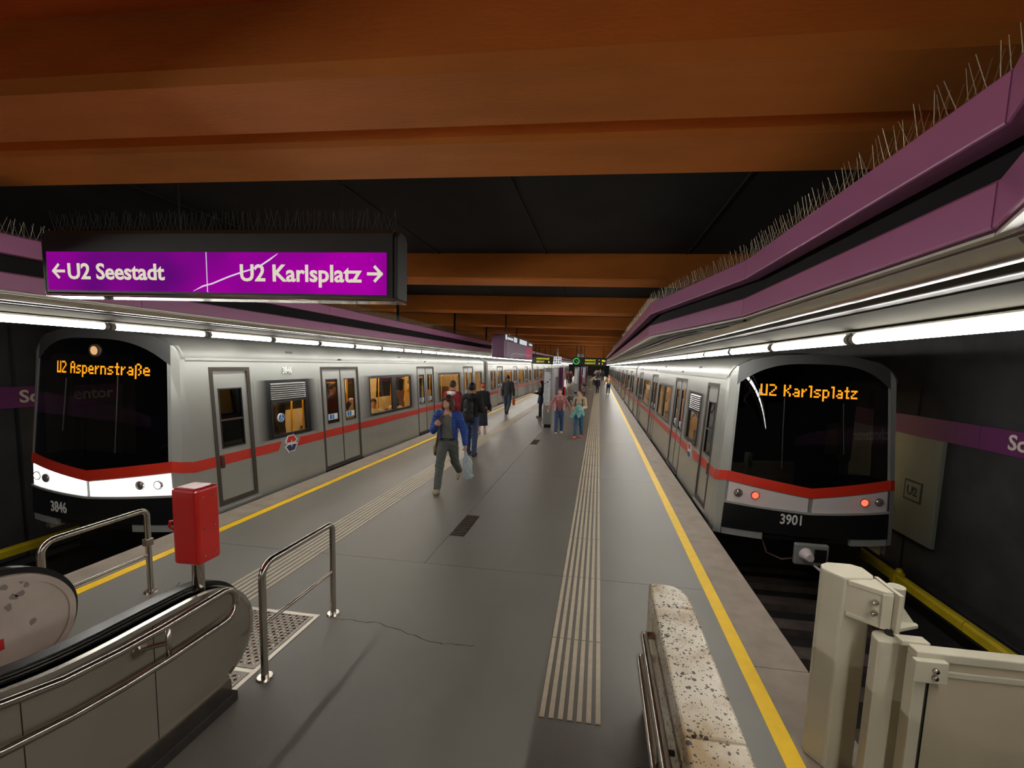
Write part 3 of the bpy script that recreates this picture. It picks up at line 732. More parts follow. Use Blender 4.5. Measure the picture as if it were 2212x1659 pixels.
def trains():
    o = dict(HEADL, lit=True, dest='U2 Aspernstraße', dest_x=(-7.14, -5.80), dest_z=(2.12, 1.92), number='3846', num=(-7.24, .1), toplamp=-6.5)
    h = make_car('left', 5.0, 20.55, True, 'silver front car numbered 3846 of the left train with lit headlights', o)
    t = text('side_number', '3846', .155, 'number_white', h, (-5.35-.1-.0, 7.0, 1.98), (0, 1, 0), (-.05, 0, 1), .003, .004, xs=.78)
    t.location.x += .012
    # wheelchair sticker on the first window
    y, z = 6.9, 1.22; x = -5.35-fu(z)+.012
    st = MB().cyl((x-.02, y, z), (x+.003, y, z), .075, n=24).build('wheelchair_sticker', 'sticker_white', h)
    MB().cyl((x-.02, y, z), (x+.005, y, z), .066, n=24).build('sticker_disc', 'sticker_blue', st)
    mb = MB(); ring = [(x+.006, y+.004+.03*math.cos(a), z-.018+.03*math.sin(a)) for a in [math.pi*(.75+1.35*k/10) for k in range(11)]]
    mb.tube(ring, .005, 6); mb.tube([(x+.006, y-.005, z+.035), (x+.006, y-.002, z-.005), (x+.006, y+.025, z-.008), (x+.006, y+.036, z-.04), (x+.006, y+.05, z-.036)], .0055, 6); mb.ball((x+.006, y-.006, z+.048), .01)
    mb.build('sticker_symbol', 'sticker_white', st)
    o = dict(shifted(HEADL, 1.62), lit=False, dest='U2 Karlsplatz', dest_x=(2.3, 3.56), dest_z=(2.13, 1.92), number='3901', num=(2.64, .17))
    make_car('right', 6.62, 22.15, True, 'silver rear car numbered 3901 of the right train with red tail lamps', o)
    mid = dict(doors=[(1.95, 3.35), (6.45, 7.85), (10.95, 12.35)], wins=[(.5, 1.5, .92, 1.84, 'small'), (3.85, 5.95, .92, 1.84, 'plain'), (8.35, 10.45, .92, 1.84, 'plain'), (12.8, 13.8, .92, 1.84, 'small')], stickers=True)
    sh = lambda d: dict(doors=[(a+d, b+d) for a, b in mid['doors']], wins=[(w[0]+d, w[1]+d)+w[2:] for w in mid['wins']])
    for side, y0 in (('left', 21.35), ('right', 22.95)):
        c = make_car(side, y0, y0+14.3, False, 'silver second car of the %s train behind the nearest one' % side, sh(y0))
        for k, w in enumerate(('third', 'fourth', 'fifth')):
            q = copy_tree(c); q.location.y += 15.1*(k+1); q['label'] = 'silver %s car of the %s train, counted from the camera' % (w, side)
trains()
# ================================================================ foreground furniture
M('belt_black', srgb(24, 23, 23), .2)
M('plinth', srgb(48, 44, 42), .5, var=.3, vs=20)
M('esc_panel', srgb(146, 138, 126), .4, .4, var=.08, vs=2, rvar=.05)
M('esc_deck', srgb(92, 82, 72), .25, .7, var=.15, vs=3)
M('esc_inner', srgb(206, 194, 184), .4, .25, var=.08, vs=5)
M('checker', srgb(128, 122, 112), .4, .8, var=.12, vs=7)
M('box_red', srgb(206, 30, 26), .34, coat=.5, var=.05, vs=3)
M('gate_beige', srgb(198, 192, 172), .42, var=.07, vs=3, bump=.05, bs=200)
M('gate_panel', srgb(186, 174, 150), .45, var=.06, vs=4)
M('dirt', srgb(142, 134, 126), .7)
M('sign_dark', srgb(44, 46, 44), .45, .2)
M('chrome', srgb(230, 226, 214), .1, 1.0)
def terrazzo():
    m = bpy.data.materials.new('terrazzo'); m.use_nodes = True; nt = m.node_tree; b = nt.nodes['Principled BSDF']; L = nt.links
    tc = nt.nodes.new('ShaderNodeTexCoord'); n = nt.nodes.new('ShaderNodeTexNoise'); n.inputs['Scale'].default_value = 5; n.inputs['Detail'].default_value = 8
    base = nt.nodes.new('ShaderNodeValToRGB'); base.color_ramp.elements[0].color = srgb(172, 148, 112); base.color_ramp.elements[1].color = srgb(214, 206, 186)
    base.color_ramp.elements[0].position = .35; base.color_ramp.elements[1].position = .6
    L.new(tc.outputs['Object'], n.inputs['Vector']); L.new(n.outputs['Fac'], base.inputs[0])
    # distorted coordinates for irregular pebbles
    ad = nt.nodes.new('ShaderNodeVectorMath'); ad.operation = 'MULTIPLY_ADD'; n3 = nt.nodes.new('ShaderNodeTexNoise'); n3.inputs['Scale'].default_value = 40
    L.new(tc.outputs['Object'], n3.inputs['Vector']); L.new(n3.outputs['Color'], ad.inputs[0]); ad.inputs[1].default_value = (.018, .018, .018); L.new(tc.outputs['Object'], ad.inputs[2])
    prev = base.outputs[0]; bumpsrc = None
    for sc, th, colr, seed in ((95, .26, srgb(58, 50, 44), 7.1), (55, .26, srgb(46, 42, 38), 0), (30, .22, srgb(70, 66, 60), 3.3)):
        mp = nt.nodes.new('ShaderNodeMapping'); mp.inputs['Location'].default_value = (seed, seed, seed); L.new(ad.outputs[0], mp.inputs[0])
        v = nt.nodes.new('ShaderNodeTexVoronoi'); v.inputs['Scale'].default_value = sc; L.new(mp.outputs[0], v.inputs['Vector'])
        wn = nt.nodes.new('ShaderNodeTexWhiteNoise'); L.new(v.outputs['Position'], wn.inputs['Vector'])
        mul = nt.nodes.new('ShaderNodeMath'); mul.operation = 'MULTIPLY'; L.new(wn.outputs['Value'], mul.inputs[0]); L.new(wn.outputs['Value'], mul.inputs[1])
        mul2 = nt.nodes.new('ShaderNodeMath'); mul2.operation = 'MULTIPLY'; L.new(mul.outputs[0], mul2.inputs[0]); mul2.inputs[1].default_value = th*1.75
        lt = nt.nodes.new('ShaderNodeMath'); lt.operation = 'LESS_THAN'; L.new(v.outputs['Distance'], lt.inputs[0]); L.new(mul2.outputs[0], lt.inputs[1])
        mx = nt.nodes.new('ShaderNodeMixRGB'); L.new(lt.outputs[0], mx.inputs[0]); L.new(prev, mx.inputs[1]); mx.inputs[2].default_value = colr; prev = mx.outputs[0]
    L.new(prev, b.inputs['Base Color']); b.inputs['Roughness'].default_value = .34; b.inputs['Coat Weight'].default_value = .3; b.inputs['Coat Roughness'].default_value = .2
    MATS['terrazzo'] = m
terrazzo()
def escalator():
    e = root('escalator', 'stainless steel escalator landing with black handrail belts at lower left', 'escalator', (-3.15, 2.0, 0))
    out = [(2.51, 0), (2.51, .12), (2.60, .16), (2.66, .22), (2.705, .3), (2.72, .40), (2.715, .48), (2.68, .57), (2.61, .665), (2.5, .74), (2.35, .78), (2.09, .79), (1.68, .80), (1.39, .85), (1.1, .96), (.7, 1.18), (-.8, 2.05)]
    for _ in range(2):      # round the newel curve
        out = out[:2]+[p for a, b in zip(out[1:-1], out[2:]) for p in ((a[0]*.75+b[0]*.25, a[1]*.75+b[1]*.25), (a[0]*.25+b[0]*.75, a[1]*.25+b[1]*.75))]+out[-1:]
    def prof(dy=0, grow=0):
        pts = [Vector((0, y+dy, z)) for y, z in out]
        return pts
    body = [(y, z) for y, z in out]+[(-.8, 0)]
    def off(i, d):       # offset profile outward
        P = out; a = Vector(P[max(i-1, 0)]); b = Vector(P[min(i+1, len(P)-1)]); t = (b-a).normalized(); n = Vector((t.y, -t.x)); return Vector(P[i])+n*d
    # right balustrade: outer panel, deck, inner
    pan = body
    MB().prism(pan, 'x', -2.43, -2.4).build('outer_panel', 'esc_panel', e)
    for y in (2.02, 1.45): MB().box(-2.401, -2.3985, y, y+.004, .03, .78).build('panel_seam', 'dark_metal', e)
    def band(nm, x0, x1, d0, d1, mat, i0=1, dy=0, sm='auto', par=e):
        rings = []
        for i in range(i0, len(out)):
            a = off(i, d0); b = off(i, d1); rings.append([(x0, a[0]+dy, a[1]), (x1, a[0]+dy, a[1]), (x1, b[0]+dy, b[1]), (x0, b[0]+dy, b[1])])
        return MB().sweep(rings).build(nm, mat, par, smooth=sm)
    band('edge_trim', -2.432, -2.398, -.02, .008, 'steel')
    band('deck', -2.475, -2.432, -.06, -.012, 'esc_deck')
    band('belt_track', -2.60, -2.475, -.05, .006, 'esc_deck')
    band('belt_rail', -2.488, -2.475, -.02, .018, 'steel')
    band('handrail_belt', -2.575, -2.498, .010, .045, 'belt_black')
    band('belt_guide', -2.62, -2.60, -.05, .018, 'steel')
    MB().prism([(y, z-.04) if z > .12 else (y, z) for y, z in body], 'x', -2.72, -2.66).build('inner_panel', 'esc_inner', e)
    MB().box(-2.4, -2.28, -.8, 2.45, 0, .07).build('plinth', 'plinth', e, bevel=.008)
    MB().box(-2.405, -2.385, -.8, 2.51, .0, .085).build('skirting', 'steel_brushed', e)
    # left balustrade, seen on its inner face
    dy = -.2
    MB().prism([(y+dy, z+.07) if z > .12 else (y+dy, z) for y, z in body], 'x', -3.66, -3.62).build('inner_panel', 'esc_inner', e)
    def bandL(nm, x0, x1, d0, d1, mat):
        rings = []
        for i in range(1, len(out)):
            a = off(i, d0); b = off(i, d1); z = .07 if out[i][1] > .12 else 0
            rings.append([(x0, a[0]+dy, a[1]+z), (x1, a[0]+dy, a[1]+z), (x1, b[0]+dy, b[1]+z), (x0, b[0]+dy, b[1]+z)])
        return MB().sweep(rings).build(nm, mat, e, smooth='auto')
    bandL('edge_trim', -3.65, -3.612, -.03, .008, 'esc_inner'); bandL('belt_track', -3.72, -3.65, -.05, .015, 'steel'); bandL('handrail_belt', -3.74, -3.66, .014, .052, 'belt_black')
    bandL('deck', -3.95, -3.74, -.05, .0, 'steel_brushed')
    MB().prism([(y+dy, z+.03) if z > .12 else (y+dy, z) for y, z in body], 'x', -3.98, -3.95).build('outer_panel', 'esc_panel', e)
    MB().box(-3.619, -3.6165, 1.5, 2.12, .47, .72).build('notice', 'sticker_white', e); MB().box(-3.619, -3.6155, 1.5, 2.14, .40, .47).build('notice_band', 'box_red', e)
    rr = random.Random(5)
    for k in range(9):
        y, z = rr.uniform(2.1, 2.32), rr.uniform(.45, .8); MB().prism([(y+rr.uniform(.01, .03)*math.cos(a), z+rr.uniform(.008, .03)*math.sin(a)) for a in [2*math.pi*i/7 for i in range(7)]], 'x', -3.62, -3.6185).build('glue_mark', 'dirt', e)
    # landing plate with raised tread and steps
    MB().box(-4.02, -2.36, 1.2, 3.44, -.01, .004).build('landing_frame', 'steel_brushed', e)
    MB().box(-3.98, -2.40, 2.72, 3.40, .004, .007).box(-3.98, -2.40, 2.5, 2.68, .004, .007).build('landing_plate', 'checker', e)
    mb = MB(); s = .034
    for i in range(29):
        for j in range(27):
            x, y = -3.36+i*s, 2.53+j*s
            if x > -2.43 or y > 3.38 or 2.66 < y < 2.74: continue
            a = math.pi/4 if (i+j) % 2 else -math.pi/4
            for o in (-.008, 0, .008):
                c = Vector((x-math.sin(a)*o, y+math.cos(a)*o, .007)); d = Vector((math.cos(a), math.sin(a), 0))*.012; w = Vector((-math.sin(a), math.cos(a), 0))*.0026
                mb.add([c-d-w, c+d-w, c+d+w, c-d+w]+[c-d*.8+Vector((0, 0, .0025)), c+d*.8+Vector((0, 0, .0025))], [(0, 1, 5, 4), (2, 3, 4, 5), (1, 2, 5), (3, 0, 4)])
    mb.build('tread_pattern', 'steel', e, kind='stuff', fix=False)
    for k in range(7): MB().box(-3.62, -2.72, 1.2-.4*k-.4, 1.2-.4*k, 0, .02+.2*k).build('step', 'dark_metal', e)
    # wall handrail loop on the outer panel
    x = -2.28
    up = [(-.6, 1.98), (.7, 1.14), (1.1, .96), (1.32, .885), (1.52, .835), (1.75, .81), (1.96, .80), (2.3, .80)]+[(2.36+.1*math.sin(a), .70+.1*math.cos(a)) for a in [math.pi*k/10 for k in range(0, 11)]]+[(2.3, .60), (1.99, .605), (1.75, .62), (1.54, .645), (1.31, .69), (1.1, .76), (.7, .94), (-.6, 1.78)]
    g = root('escalator_handrail', 'double stainless steel handrail looped along the escalator side panel', 'handrail', (x, 1.6, .5))
    MB().tube([(x, y, z) for y, z in up], .021, 14).build('tube_loop', 'steel', g, smooth='auto')
    MB().cyl((x, 2.0, .605), (x, 2.0, .80), .013, n=10).build('bracket_bar', 'steel', g, smooth='auto')
    MB().tube([(x, 2.0, .70), (-2.34, 1.97, .69), (-2.397, 1.94, .68)], .013, 10).build('bracket_arm', 'steel', g, smooth='auto')
    MB().cyl((-2.398, 1.94, .68), (-2.385, 1.94, .68), .04, n=18).build('rosette', 'steel', g, smooth='auto')
escalator()
def guard(x, y0, y1, top, mid, label, clamp=False):
    g = root('guard_rail', label, 'guard rail', (x, (y0+y1)/2, 0))
    r = .1
    path = [(x, y0, .0), (x, y0, top-r)]+[(x, y0+r-r*math.cos(a), top-r+r*math.sin(a)) for a in [math.pi/2*k/6 for k in range(1, 7)]]+[(x, y1-r*.6+r*.6*math.sin(a), top-r*.6+r*.6*math.cos(a)) for a in [math.pi/2*k/6 for k in range(0, 7)]]+[(x, y1, 0)]
    MB().tube(path, .024, 14).build('hoop', 'steel', g, smooth='auto')
    MB().cyl((x, y0, mid), (x, y1, mid), .014, n=12).build('mid_rail', 'steel', g, smooth='auto')
    for y in (y0, y1): MB().cyl((x, y, 0), (x, y, .014), .058, .05, 22).build('base_plate', 'steel', g, smooth='auto')
    if clamp: MB().box(x-.03, x+.03, y1-.035, y1+.03, mid+.09, mid+.16).build('clamp', 'steel_brushed', g, bevel=.006)
guard(-2.26, 2.66, 3.48, .84, .40, 'stainless guard rail standing right of the escalator landing plate')
guard(-4.15, 2.70, 3.5, .81, .37, 'stainless guard rail left of the escalator, beside the left platform edge', True)
def redbox():
    b = root('control_box', 'red metal box on a short steel pole beside the escalator', 'box', (-2.5, 2.41, .74))
    MB().cyl((-2.5, 2.41, .74), (-2.5, 2.41, .98), .034, n=18).build('pole', 'steel', b, smooth='auto')
    bx = MB().box(-2.585, -2.405, 2.325, 2.495, .97, 1.46).build('housing', 'box_red', b, bevel=.022, seg=3)
    for z in (1.02, 1.2, 1.4):
        for y in (2.37, 2.45): MB().cyl((-2.408, y, z), (-2.401, y, z), .006, n=8).build('screw', 'steel', b)
    MB().tube([(-2.58, 2.36, 1.24), (-2.62, 2.35, 1.235), (-2.625, 2.35, 1.2), (-2.6, 2.36, 1.18), (-2.58, 2.36, 1.185)], .009, 8).build('latch', 'box_red', b, smooth=True)
redbox()
def parapet():
    p = root('parapet', 'low terrazzo parapet wall at the stair end on the right', 'parapet', (.5, 1, 0))
    ys = [(-1.2, .7), (.7, 1.62), (1.62, 2.555), (2.555, 2.83)]
    for a, b in ys:
        q = [(.39, a+.002), (.625, a+.002), (.625, b-.002), (.39, b-.002)]
        if b == 2.83: q = [(.39, a+.002), (.625, a+.002), (.615, 2.70), (.59, 2.77), (.55, 2.815), (.5, 2.83), (.41, 2.83), (.39, 2.81)]
        MB().prism(q, 'z', .14, .9).build('stone_block', 'terrazzo', p, bevel=.012)
        MB().prism([(x+(.01 if x < .5 else -.01), y) for x, y in q], 'z', 0, .14).build('base_block', 'plinth', p)
    h = root('stair_handrail', 'double steel handrail on the inner side of the terrazzo parapet', 'handrail', (.33, 1, .6))
    for x, z, y1 in ((.325, .785, 2.46), (.315, .62, 2.5)):
        MB().tube([(x, -.8, z), (x, y1-.06, z), (x+.004, y1-.02, z-.008), (x+.02, y1, z-.02), (.392, y1, z-.02)], .021, 14).build('tube', 'steel', h, smooth='auto')
    for y in (.8, 1.75): MB().tube([(.325, y, .785), (.325, y, .62)], .011, 8).build('bracket_bar', 'steel', h); MB().cyl((.33, y, .7), (.392, y, .7), .012, n=8).build('bracket_arm', 'dark_metal', h)
parapet()
def gate():
    g = root('barrier_gate', 'beige steel gate hung on a heavy post at the right platform edge', 'gate', (1.47, 2.63, 0))
    MB().prism([(1.365, 2.72), (1.345, 2.66), (1.415, 2.555), (1.575, 2.575), (1.6, 2.62), (1.6, 2.72), (1.55, 2.76), (1.42, 2.76)], 'z', 0, 1.175).build('post', 'gate_beige', g, bevel=.012)
    a = MB().prism([(1.43, 2.55), (1.56, 2.44), (1.60, 2.44), (1.60, 2.60)], 'z', 1.135, 1.165).build('arm_top', 'gate_beige', g, bevel=.006)
    MB().prism([(1.43, 2.55), (1.56, 2.44), (1.60, 2.44), (1.60, 2.60)], 'z', .955, .98).build('arm_bottom', 'gate_beige', g, bevel=.006)
    MB().prism([(1.425, 2.565), (1.55, 2.452), (1.56, 2.462), (1.44, 2.575)], 'z', .98, 1.135).build('arm_web', 'gate_beige', g)
    MB().prism([(1.548, 2.436), (1.60, 2.436), (1.60, 2.452), (1.548, 2.452)], 'z', .96, 1.15).build('arm_face', 'gate_beige', g, bevel=.004)
    for z in (1.03, 1.09): MB().cyl((1.535, 2.470, z), (1.515, 2.452, z), .017, .014, 12).ball((1.512, 2.449, z), .011).build('bolt', 'steel', g, smooth='auto')
    MB().box(1.602, 1.622, 2.40, 2.62, .945, 1.17).build('flange', 'gate_beige', g, bevel=.003)
    MB().prism([(1.622, 2.41), (1.755, 2.47), (1.755, 2.49), (1.622, 2.58)], 'z', .965, .985).build('gusset_base', 'gate_beige', g, bevel=.003)
    MB().prism([(1.622, .985), (1.745, .985), (1.622, 1.15)], 'y', 2.49, 2.503).build('gusset', 'gate_beige', g)
    MB().cyl((1.675, 2.545, .985), (1.675, 2.545, 1.155), .042, n=24).build('pivot_socket', 'gate_beige', g, smooth='auto')
    MB().cyl((1.60, 2.44, .90), (1.60, 2.44, .965), .024, n=16).build('pivot_pin', 'belt_black', g, smooth='auto')
    q = [(1.50, 2.36)]+[(1.575+.075*math.cos(t), 2.40+.075*math.sin(t)) for t in [math.pi*(1-k/8) for k in range(9)]]+[(1.65, 2.36)]
    MB().prism(q, 'z', .05, .935).build('stile', 'gate_beige', g, bevel=.006)
    MB().box(1.60, 3.9, 2.235, 2.305, .93, .975).build('top_rail', 'gate_beige', g, bevel=.006)
    MB().box(1.60, 1.66, 2.235, 2.305, .08, .93).build('side_rail', 'gate_beige', g, bevel=.006)
    MB().box(1.66, 3.9, 2.25, 2.29, .08, .925).build('panel', 'gate_panel', g)
    MB().box(1.66, 3.9, 2.238, 2.25, .855, .885).build('panel_bead', 'gate_beige', g, bevel=.004)
    MB().box(1.575, 1.72, 2.20, 2.235, .84, .95).build('hinge_block', 'gate_beige', g, bevel=.005)
    MB().box(1.57, 1.70, 2.30, 2.36, .96, .985).build('hinge_strap', 'gate_beige', g, bevel=.003)
    for z in (.91, .875): MB().cyl((1.66, 2.2, z), (1.66, 2.185, z), .014, .011, 10).build('bolt', 'steel', g, smooth='auto')
    MB().box(1.652, 1.66, 2.225, 2.24, .1, .92).build('gate_seal', 'belt_black', g)
gate()
# ================================================================ hanging signs
def lit_purple():
    m = bpy.data.materials.new('sign_lit'); m.use_nodes = True; nt = m.node_tree; nt.nodes.clear(); L = nt.links
    o = nt.nodes.new('ShaderNodeOutputMaterial'); e = nt.nodes.new('ShaderNodeEmission'); tc = nt.nodes.new('ShaderNodeTexCoord')
    n = nt.nodes.new('ShaderNodeTexNoise'); n.inputs['Scale'].default_value = 1.6; n.inputs['Detail'].default_value = 1; rp = nt.nodes.new('ShaderNodeValToRGB')
    rp.color_ramp.elements[0].color = (.16, .004, .23, 1); rp.color_ramp.elements[1].color = (.5, .0, .47, 1); rp.color_ramp.elements[0].position = .35; rp.color_ramp.elements[1].position = .65
    L.new(tc.outputs['Object'], n.inputs['Vector']); L.new(n.outputs['Fac'], rp.inputs[0]); L.new(rp.outputs[0], e.inputs[0]); e.inputs[1].default_value = .75/2**EXPOSURE; L.new(e.outputs[0], o.inputs[0])
    MATS['sign_lit'] = m
lit_purple()
emitter('sign_letters', (.85, .78, .62, 1), .85, True)
emitter('sign_seam', (.9, .75, .95, 1), .8, True)
def spikes(mb, pts, h=.13):
    rr = random.Random(11)
    for p in pts:
        p = Vector(p)
        for q in (-1, 1): mb.tube([p, p+Vector((rr.uniform(-.03, .03), q*rr.uniform(.01, .04), h*rr.uniform(.85, 1.05)))], [.0014, .001], 3)
def direction_sign():
    s = root('direction_sign', 'backlit purple direction sign with two arrows hanging above the escalator', 'sign', (-2.66, 2.9, 2.68))
    y = 2.8
    # housing with bevelled ends
    MB().prism([(2.80, 2.70), (2.80, 3.11), (2.82, 3.14), (2.93, 3.14), (2.95, 3.11), (2.95, 2.70)], 'x', -4.05, -1.37).build('housing', 'sign_dark', s)
    for x0, x1 in ((-4.08, -4.05), (-1.37, -1.335)):
        MB().prism([(2.80, 2.69), (2.80, 3.10), (2.83, 3.145), (2.92, 3.145), (2.955, 3.10), (2.955, 2.69)] if x0 < -3 else [(2.805, 2.69), (2.805, 3.09), (2.84, 3.13), (2.92, 3.13), (2.955, 3.09), (2.955, 2.69)], 'x', x0, x1).build('end_cap', 'sign_dark', s, bevel=.012)
    MB().box(-4.06, -1.34, 2.795, 2.955, 2.672, 2.692).build('bottom_trim', 'chrome', s, bevel=.006)
    for x0, x1 in ((-4.02, -2.722), (-2.716, -1.41)): MB().box(x0, x1, y-.012, y, 2.715, 2.985).build('light_panel', 'sign_lit', s)
    MB().box(-2.722, -2.716, y-.013, y, 2.715, 2.985).build('panel_seam', 'sign_seam', s)
    text('lettering', 'U2 Seestadt', .155, 'sign_letters', s, (-3.85, y-.0135, 2.795), (1, 0, 0), (0, 0, 1), .001, .0035, xs=1.05)
    text('lettering', 'U2 Karlsplatz', .155, 'sign_letters', s, (-2.47, y-.0135, 2.795), (1, 0, 0), (0, 0, 1), .001, .0035, xs=1.05)
    def arrow(x, d):
        mb = MB(); yy = y-.0145; z = 2.848
        for a, b in (((x-d*.1, z), (x, z)), ((x-d*.05, z+.05), (x, z)), ((x-d*.05, z-.05), (x, z))):
            A, B = Vector((a[0], yy, a[1])), Vector((b[0], yy, b[1])); t = (B-A).normalized(); n = Vector((-t.z, 0, t.x))*.010; B = B+t*.008
            mb.add([A-n, A+n, B+n, B-n], [(0, 1, 2, 3)])
        mb.build('arrow', 'sign_letters', s, fix=False)
    arrow(-3.965, -1); arrow(-1.44, 1)
    # crack across the panel
    mb = MB(); P = [(-2.83, 2.72), (-2.75, 2.755), (-2.68, 2.772), (-2.55, 2.82), (-2.46, 2.848), (-2.38, 2.87), (-2.3, 2.9), (-2.24, 2.935), (-2.18, 2.975)]
    mb.tube([(x, y-.013, z) for x, z in P], [.001]+[.006]*7+[.002], 4); mb.build('crack', 'sign_seam', s)
    for x in (-3.4, -2.0): MB().tube([(x, 2.94, 3.0), (x, 3.24, 3.06), (x, 3.25, 3.12), (x, 3.25, ZS)], .011, 8).build('hanger_rod', 'dark_metal', s)
    mb = MB(); spikes(mb, [(-4.03+.035*k, 2.86, 3.15) for k in range(77)]); mb.build('bird_spikes', 'spike_dark', s, kind='stuff', fix=False)
direction_sign()
M('adv_purple', srgb(108, 66, 100), .4); M('adv_pink', srgb(222, 40, 116), .5); M('adv_lilac', srgb(132, 96, 132), .45)
emitter('board_white', (.85, .88, .92, 1), .7, True)
M('info_grey', srgb(150, 152, 150), .4, .3); M('info_purple', srgb(106, 44, 92), .45); M('paper', srgb(224, 228, 236), .6); M('ink', srgb(60, 60, 74), .7); M('poster_mauve', srgb(176, 152, 176), .6)
def advert_box():
    s = root('advert_box', 'long purple hanging box with pictogram strip and pink end above the platform', 'sign', (-3.3, 17.5, 2.46))
    MB().box(-3.52, -3.1, 14.2, 20.4, 2.46, 3.22).build('housing', 'adv_purple', s, bevel=.03)
    for x, n in ((-3.097, 0),):
        MB().box(-3.1, -3.09, 14.5, 18.4, 2.52, 3.0).build('poster', 'adv_lilac', s); MB().box(-3.1, -3.088, 18.4, 20.2, 2.5, 3.02).build('poster_end', 'adv_pink', s)
        MB().box(-3.1, -3.085, 14.25, 20.35, 3.03, 3.24).build('sign_strip', 'sign_dark', s)
        for y0, y1, z0, z1 in ((14.3, 14.55, 3.06, 3.22), (14.65, 15.6, 3.08, 3.16), (15.75, 16.35, 3.05, 3.22), (16.9, 18.6, 3.04, 3.22), (19.2, 20.1, 3.09, 3.17)): MB().box(-3.086, -3.08, y0, y1, z0, z1).build('pictogram', 'board_white', s)
        mb = MB(); P = [(15.2, 2.56), (15.6, 2.62), (16.2, 2.66), (17.0, 2.64), (18.0, 2.66), (19.0, 2.63), (19.7, 2.65)]
        mb.tube([(-3.085, y, z) for y, z in P], .014, 4); mb.build('skyline_line', 'paper', s)
    for y in (15.3, 17.4): MB().cyl((-3.3, y, 3.22), (-3.3, y, ZS), .02, n=8).build('hanger_rod', 'dark_metal', s)
    mb = MB(); spikes(mb, [(-3.45+.06*(k % 6), 14.25+.06*k, 3.22) for k in range(100)], .16); mb.build('bird_spikes', 'spike_steel', s, kind='stuff', fix=False)
advert_box()
def departure(x0, x1, y, lines, label, mins):
    s = root('departure_board', label, 'display', ((x0+x1)/2, y, 2.29))
    MB().box(x0, x1, y, y+.25, 2.29, 2.84).build('housing', 'sign_dark', s, bevel=.02)
    for k, t in enumerate(lines): text('line_text', t, .17, 'led_yellow', s, (x0+.32, y-.006, 2.6-.2*k), (1, 0, 0), (0, 0, 1), .002, .0, xs=.72)
    for k, t in enumerate(mins): text('minute_text', t, .16, 'led_yellow', s, (x1-.55+.22*(k % 2), y-.006, 2.6-.2*(k//2)), (1, 0, 0), (0, 0, 1), .002, .006)
    for x in (x0+.25, x1-.25): MB().cyl((x, y+.12, 2.84), (x, y+.12, ZS), .02, n=8).build('hanger_rod', 'dark_metal', s)
    return s
departure(-4.6, -3.12, 30, ['ASPERNSTRASSE', 'SEESTADT'], 'hanging departure board with yellow lettering over the left half of the platform', ['', '*', '', '8'])
departure(-1.28, .5, 30, ['KARLSPLATZ', 'KARLSPLATZ'], 'hanging departure board with yellow lettering beside the green clock', ['*', 'Min', '4', '1'])
emitter('clock_green', (.05, 1, .12, 1), 1.0, True)
def clock():
    s = root('platform_clock', 'black hanging clock with a glowing green ring of marks', 'clock', (-1.53, 30, 2.3))
    MB().box(-1.8, -1.29, 29.98, 30.25, 2.3, 2.84).build('housing', 'sign_dark', s, bevel=.04)
    for k in range(12):
        a = 2*math.pi*k/12; c = Vector((-1.545+.19*math.cos(a), 29.97, 2.57+.19*math.sin(a))); t = Vector((-math.sin(a), 0, math.cos(a)))*.04; n = Vector((math.cos(a), 0, math.sin(a)))*.022
        MB().add([c-t-n, c+t-n, c+t+n, c-t+n], [(0, 1, 2, 3)]).build('mark', 'clock_green', s, fix=False)
    for a, l in ((2.2, .11), (-.6, .15)): MB().tube([(-1.545, 29.965, 2.57), (-1.545+l*math.cos(a), 29.965, 2.57+l*math.sin(a))], .012, 4).build('hand', 'sticker_white', s)
    MB().cyl((-1.54, 30.12, 2.84), (-1.54, 30.12, ZS), .03, n=8).build('hanger_rod', 'dark_metal', s)
clock()
def pict_board():
    s = root('pictogram_board', 'small white hanging square board with black and red pictograms', 'sign', (-2.8, 29.5, 2.3))
    MB().box(-3.03, -2.52, 29.5, 29.6, 2.3, 2.82).build('board', 'board_white', s, bevel=.02)
    for i in range(3):
        for j in range(3):
            c = 'box_red' if (i == 1 and j < 2) else 'ink'
            MB().cyl((-2.94+.165*i, 29.495, 2.39+.165*j), (-2.94+.165*i, 29.49, 2.39+.165*j), .06, n=10 if (i+j) % 2 else 4).build('pictogram', c, s)
            MB().cyl((-2.94+.165*i, 29.489, 2.39+.165*j), (-2.94+.165*i, 29.486, 2.39+.165*j), .035, n=10).build('pictogram_field', 'paper', s)
    MB().cyl((-2.77, 29.55, 2.82), (-2.77, 29.55, 3.1), .06, n=10).cyl((-2.77, 29.55, 3.1), (-2.77, 29.55, ZS), .03, n=8).build('hanger_rod', 'info_grey', s)
pict_board()
def dome():
    s = root('dome_camera', 'pale dome camera housing hanging above the platform clock', 'camera', (-1.3, 31, 2.85))
    MB().cyl((-1.3, 31, 2.9), (-1.3, 31, 3.1), .2, n=14).ball((-1.3, 31, 2.9), .18).build('housing', 'info_grey', s, smooth='auto'); MB().cyl((-1.3, 31, 3.1), (-1.3, 31, ZS), .03, n=8).build('hanger_rod', 'dark_metal', s)
dome()
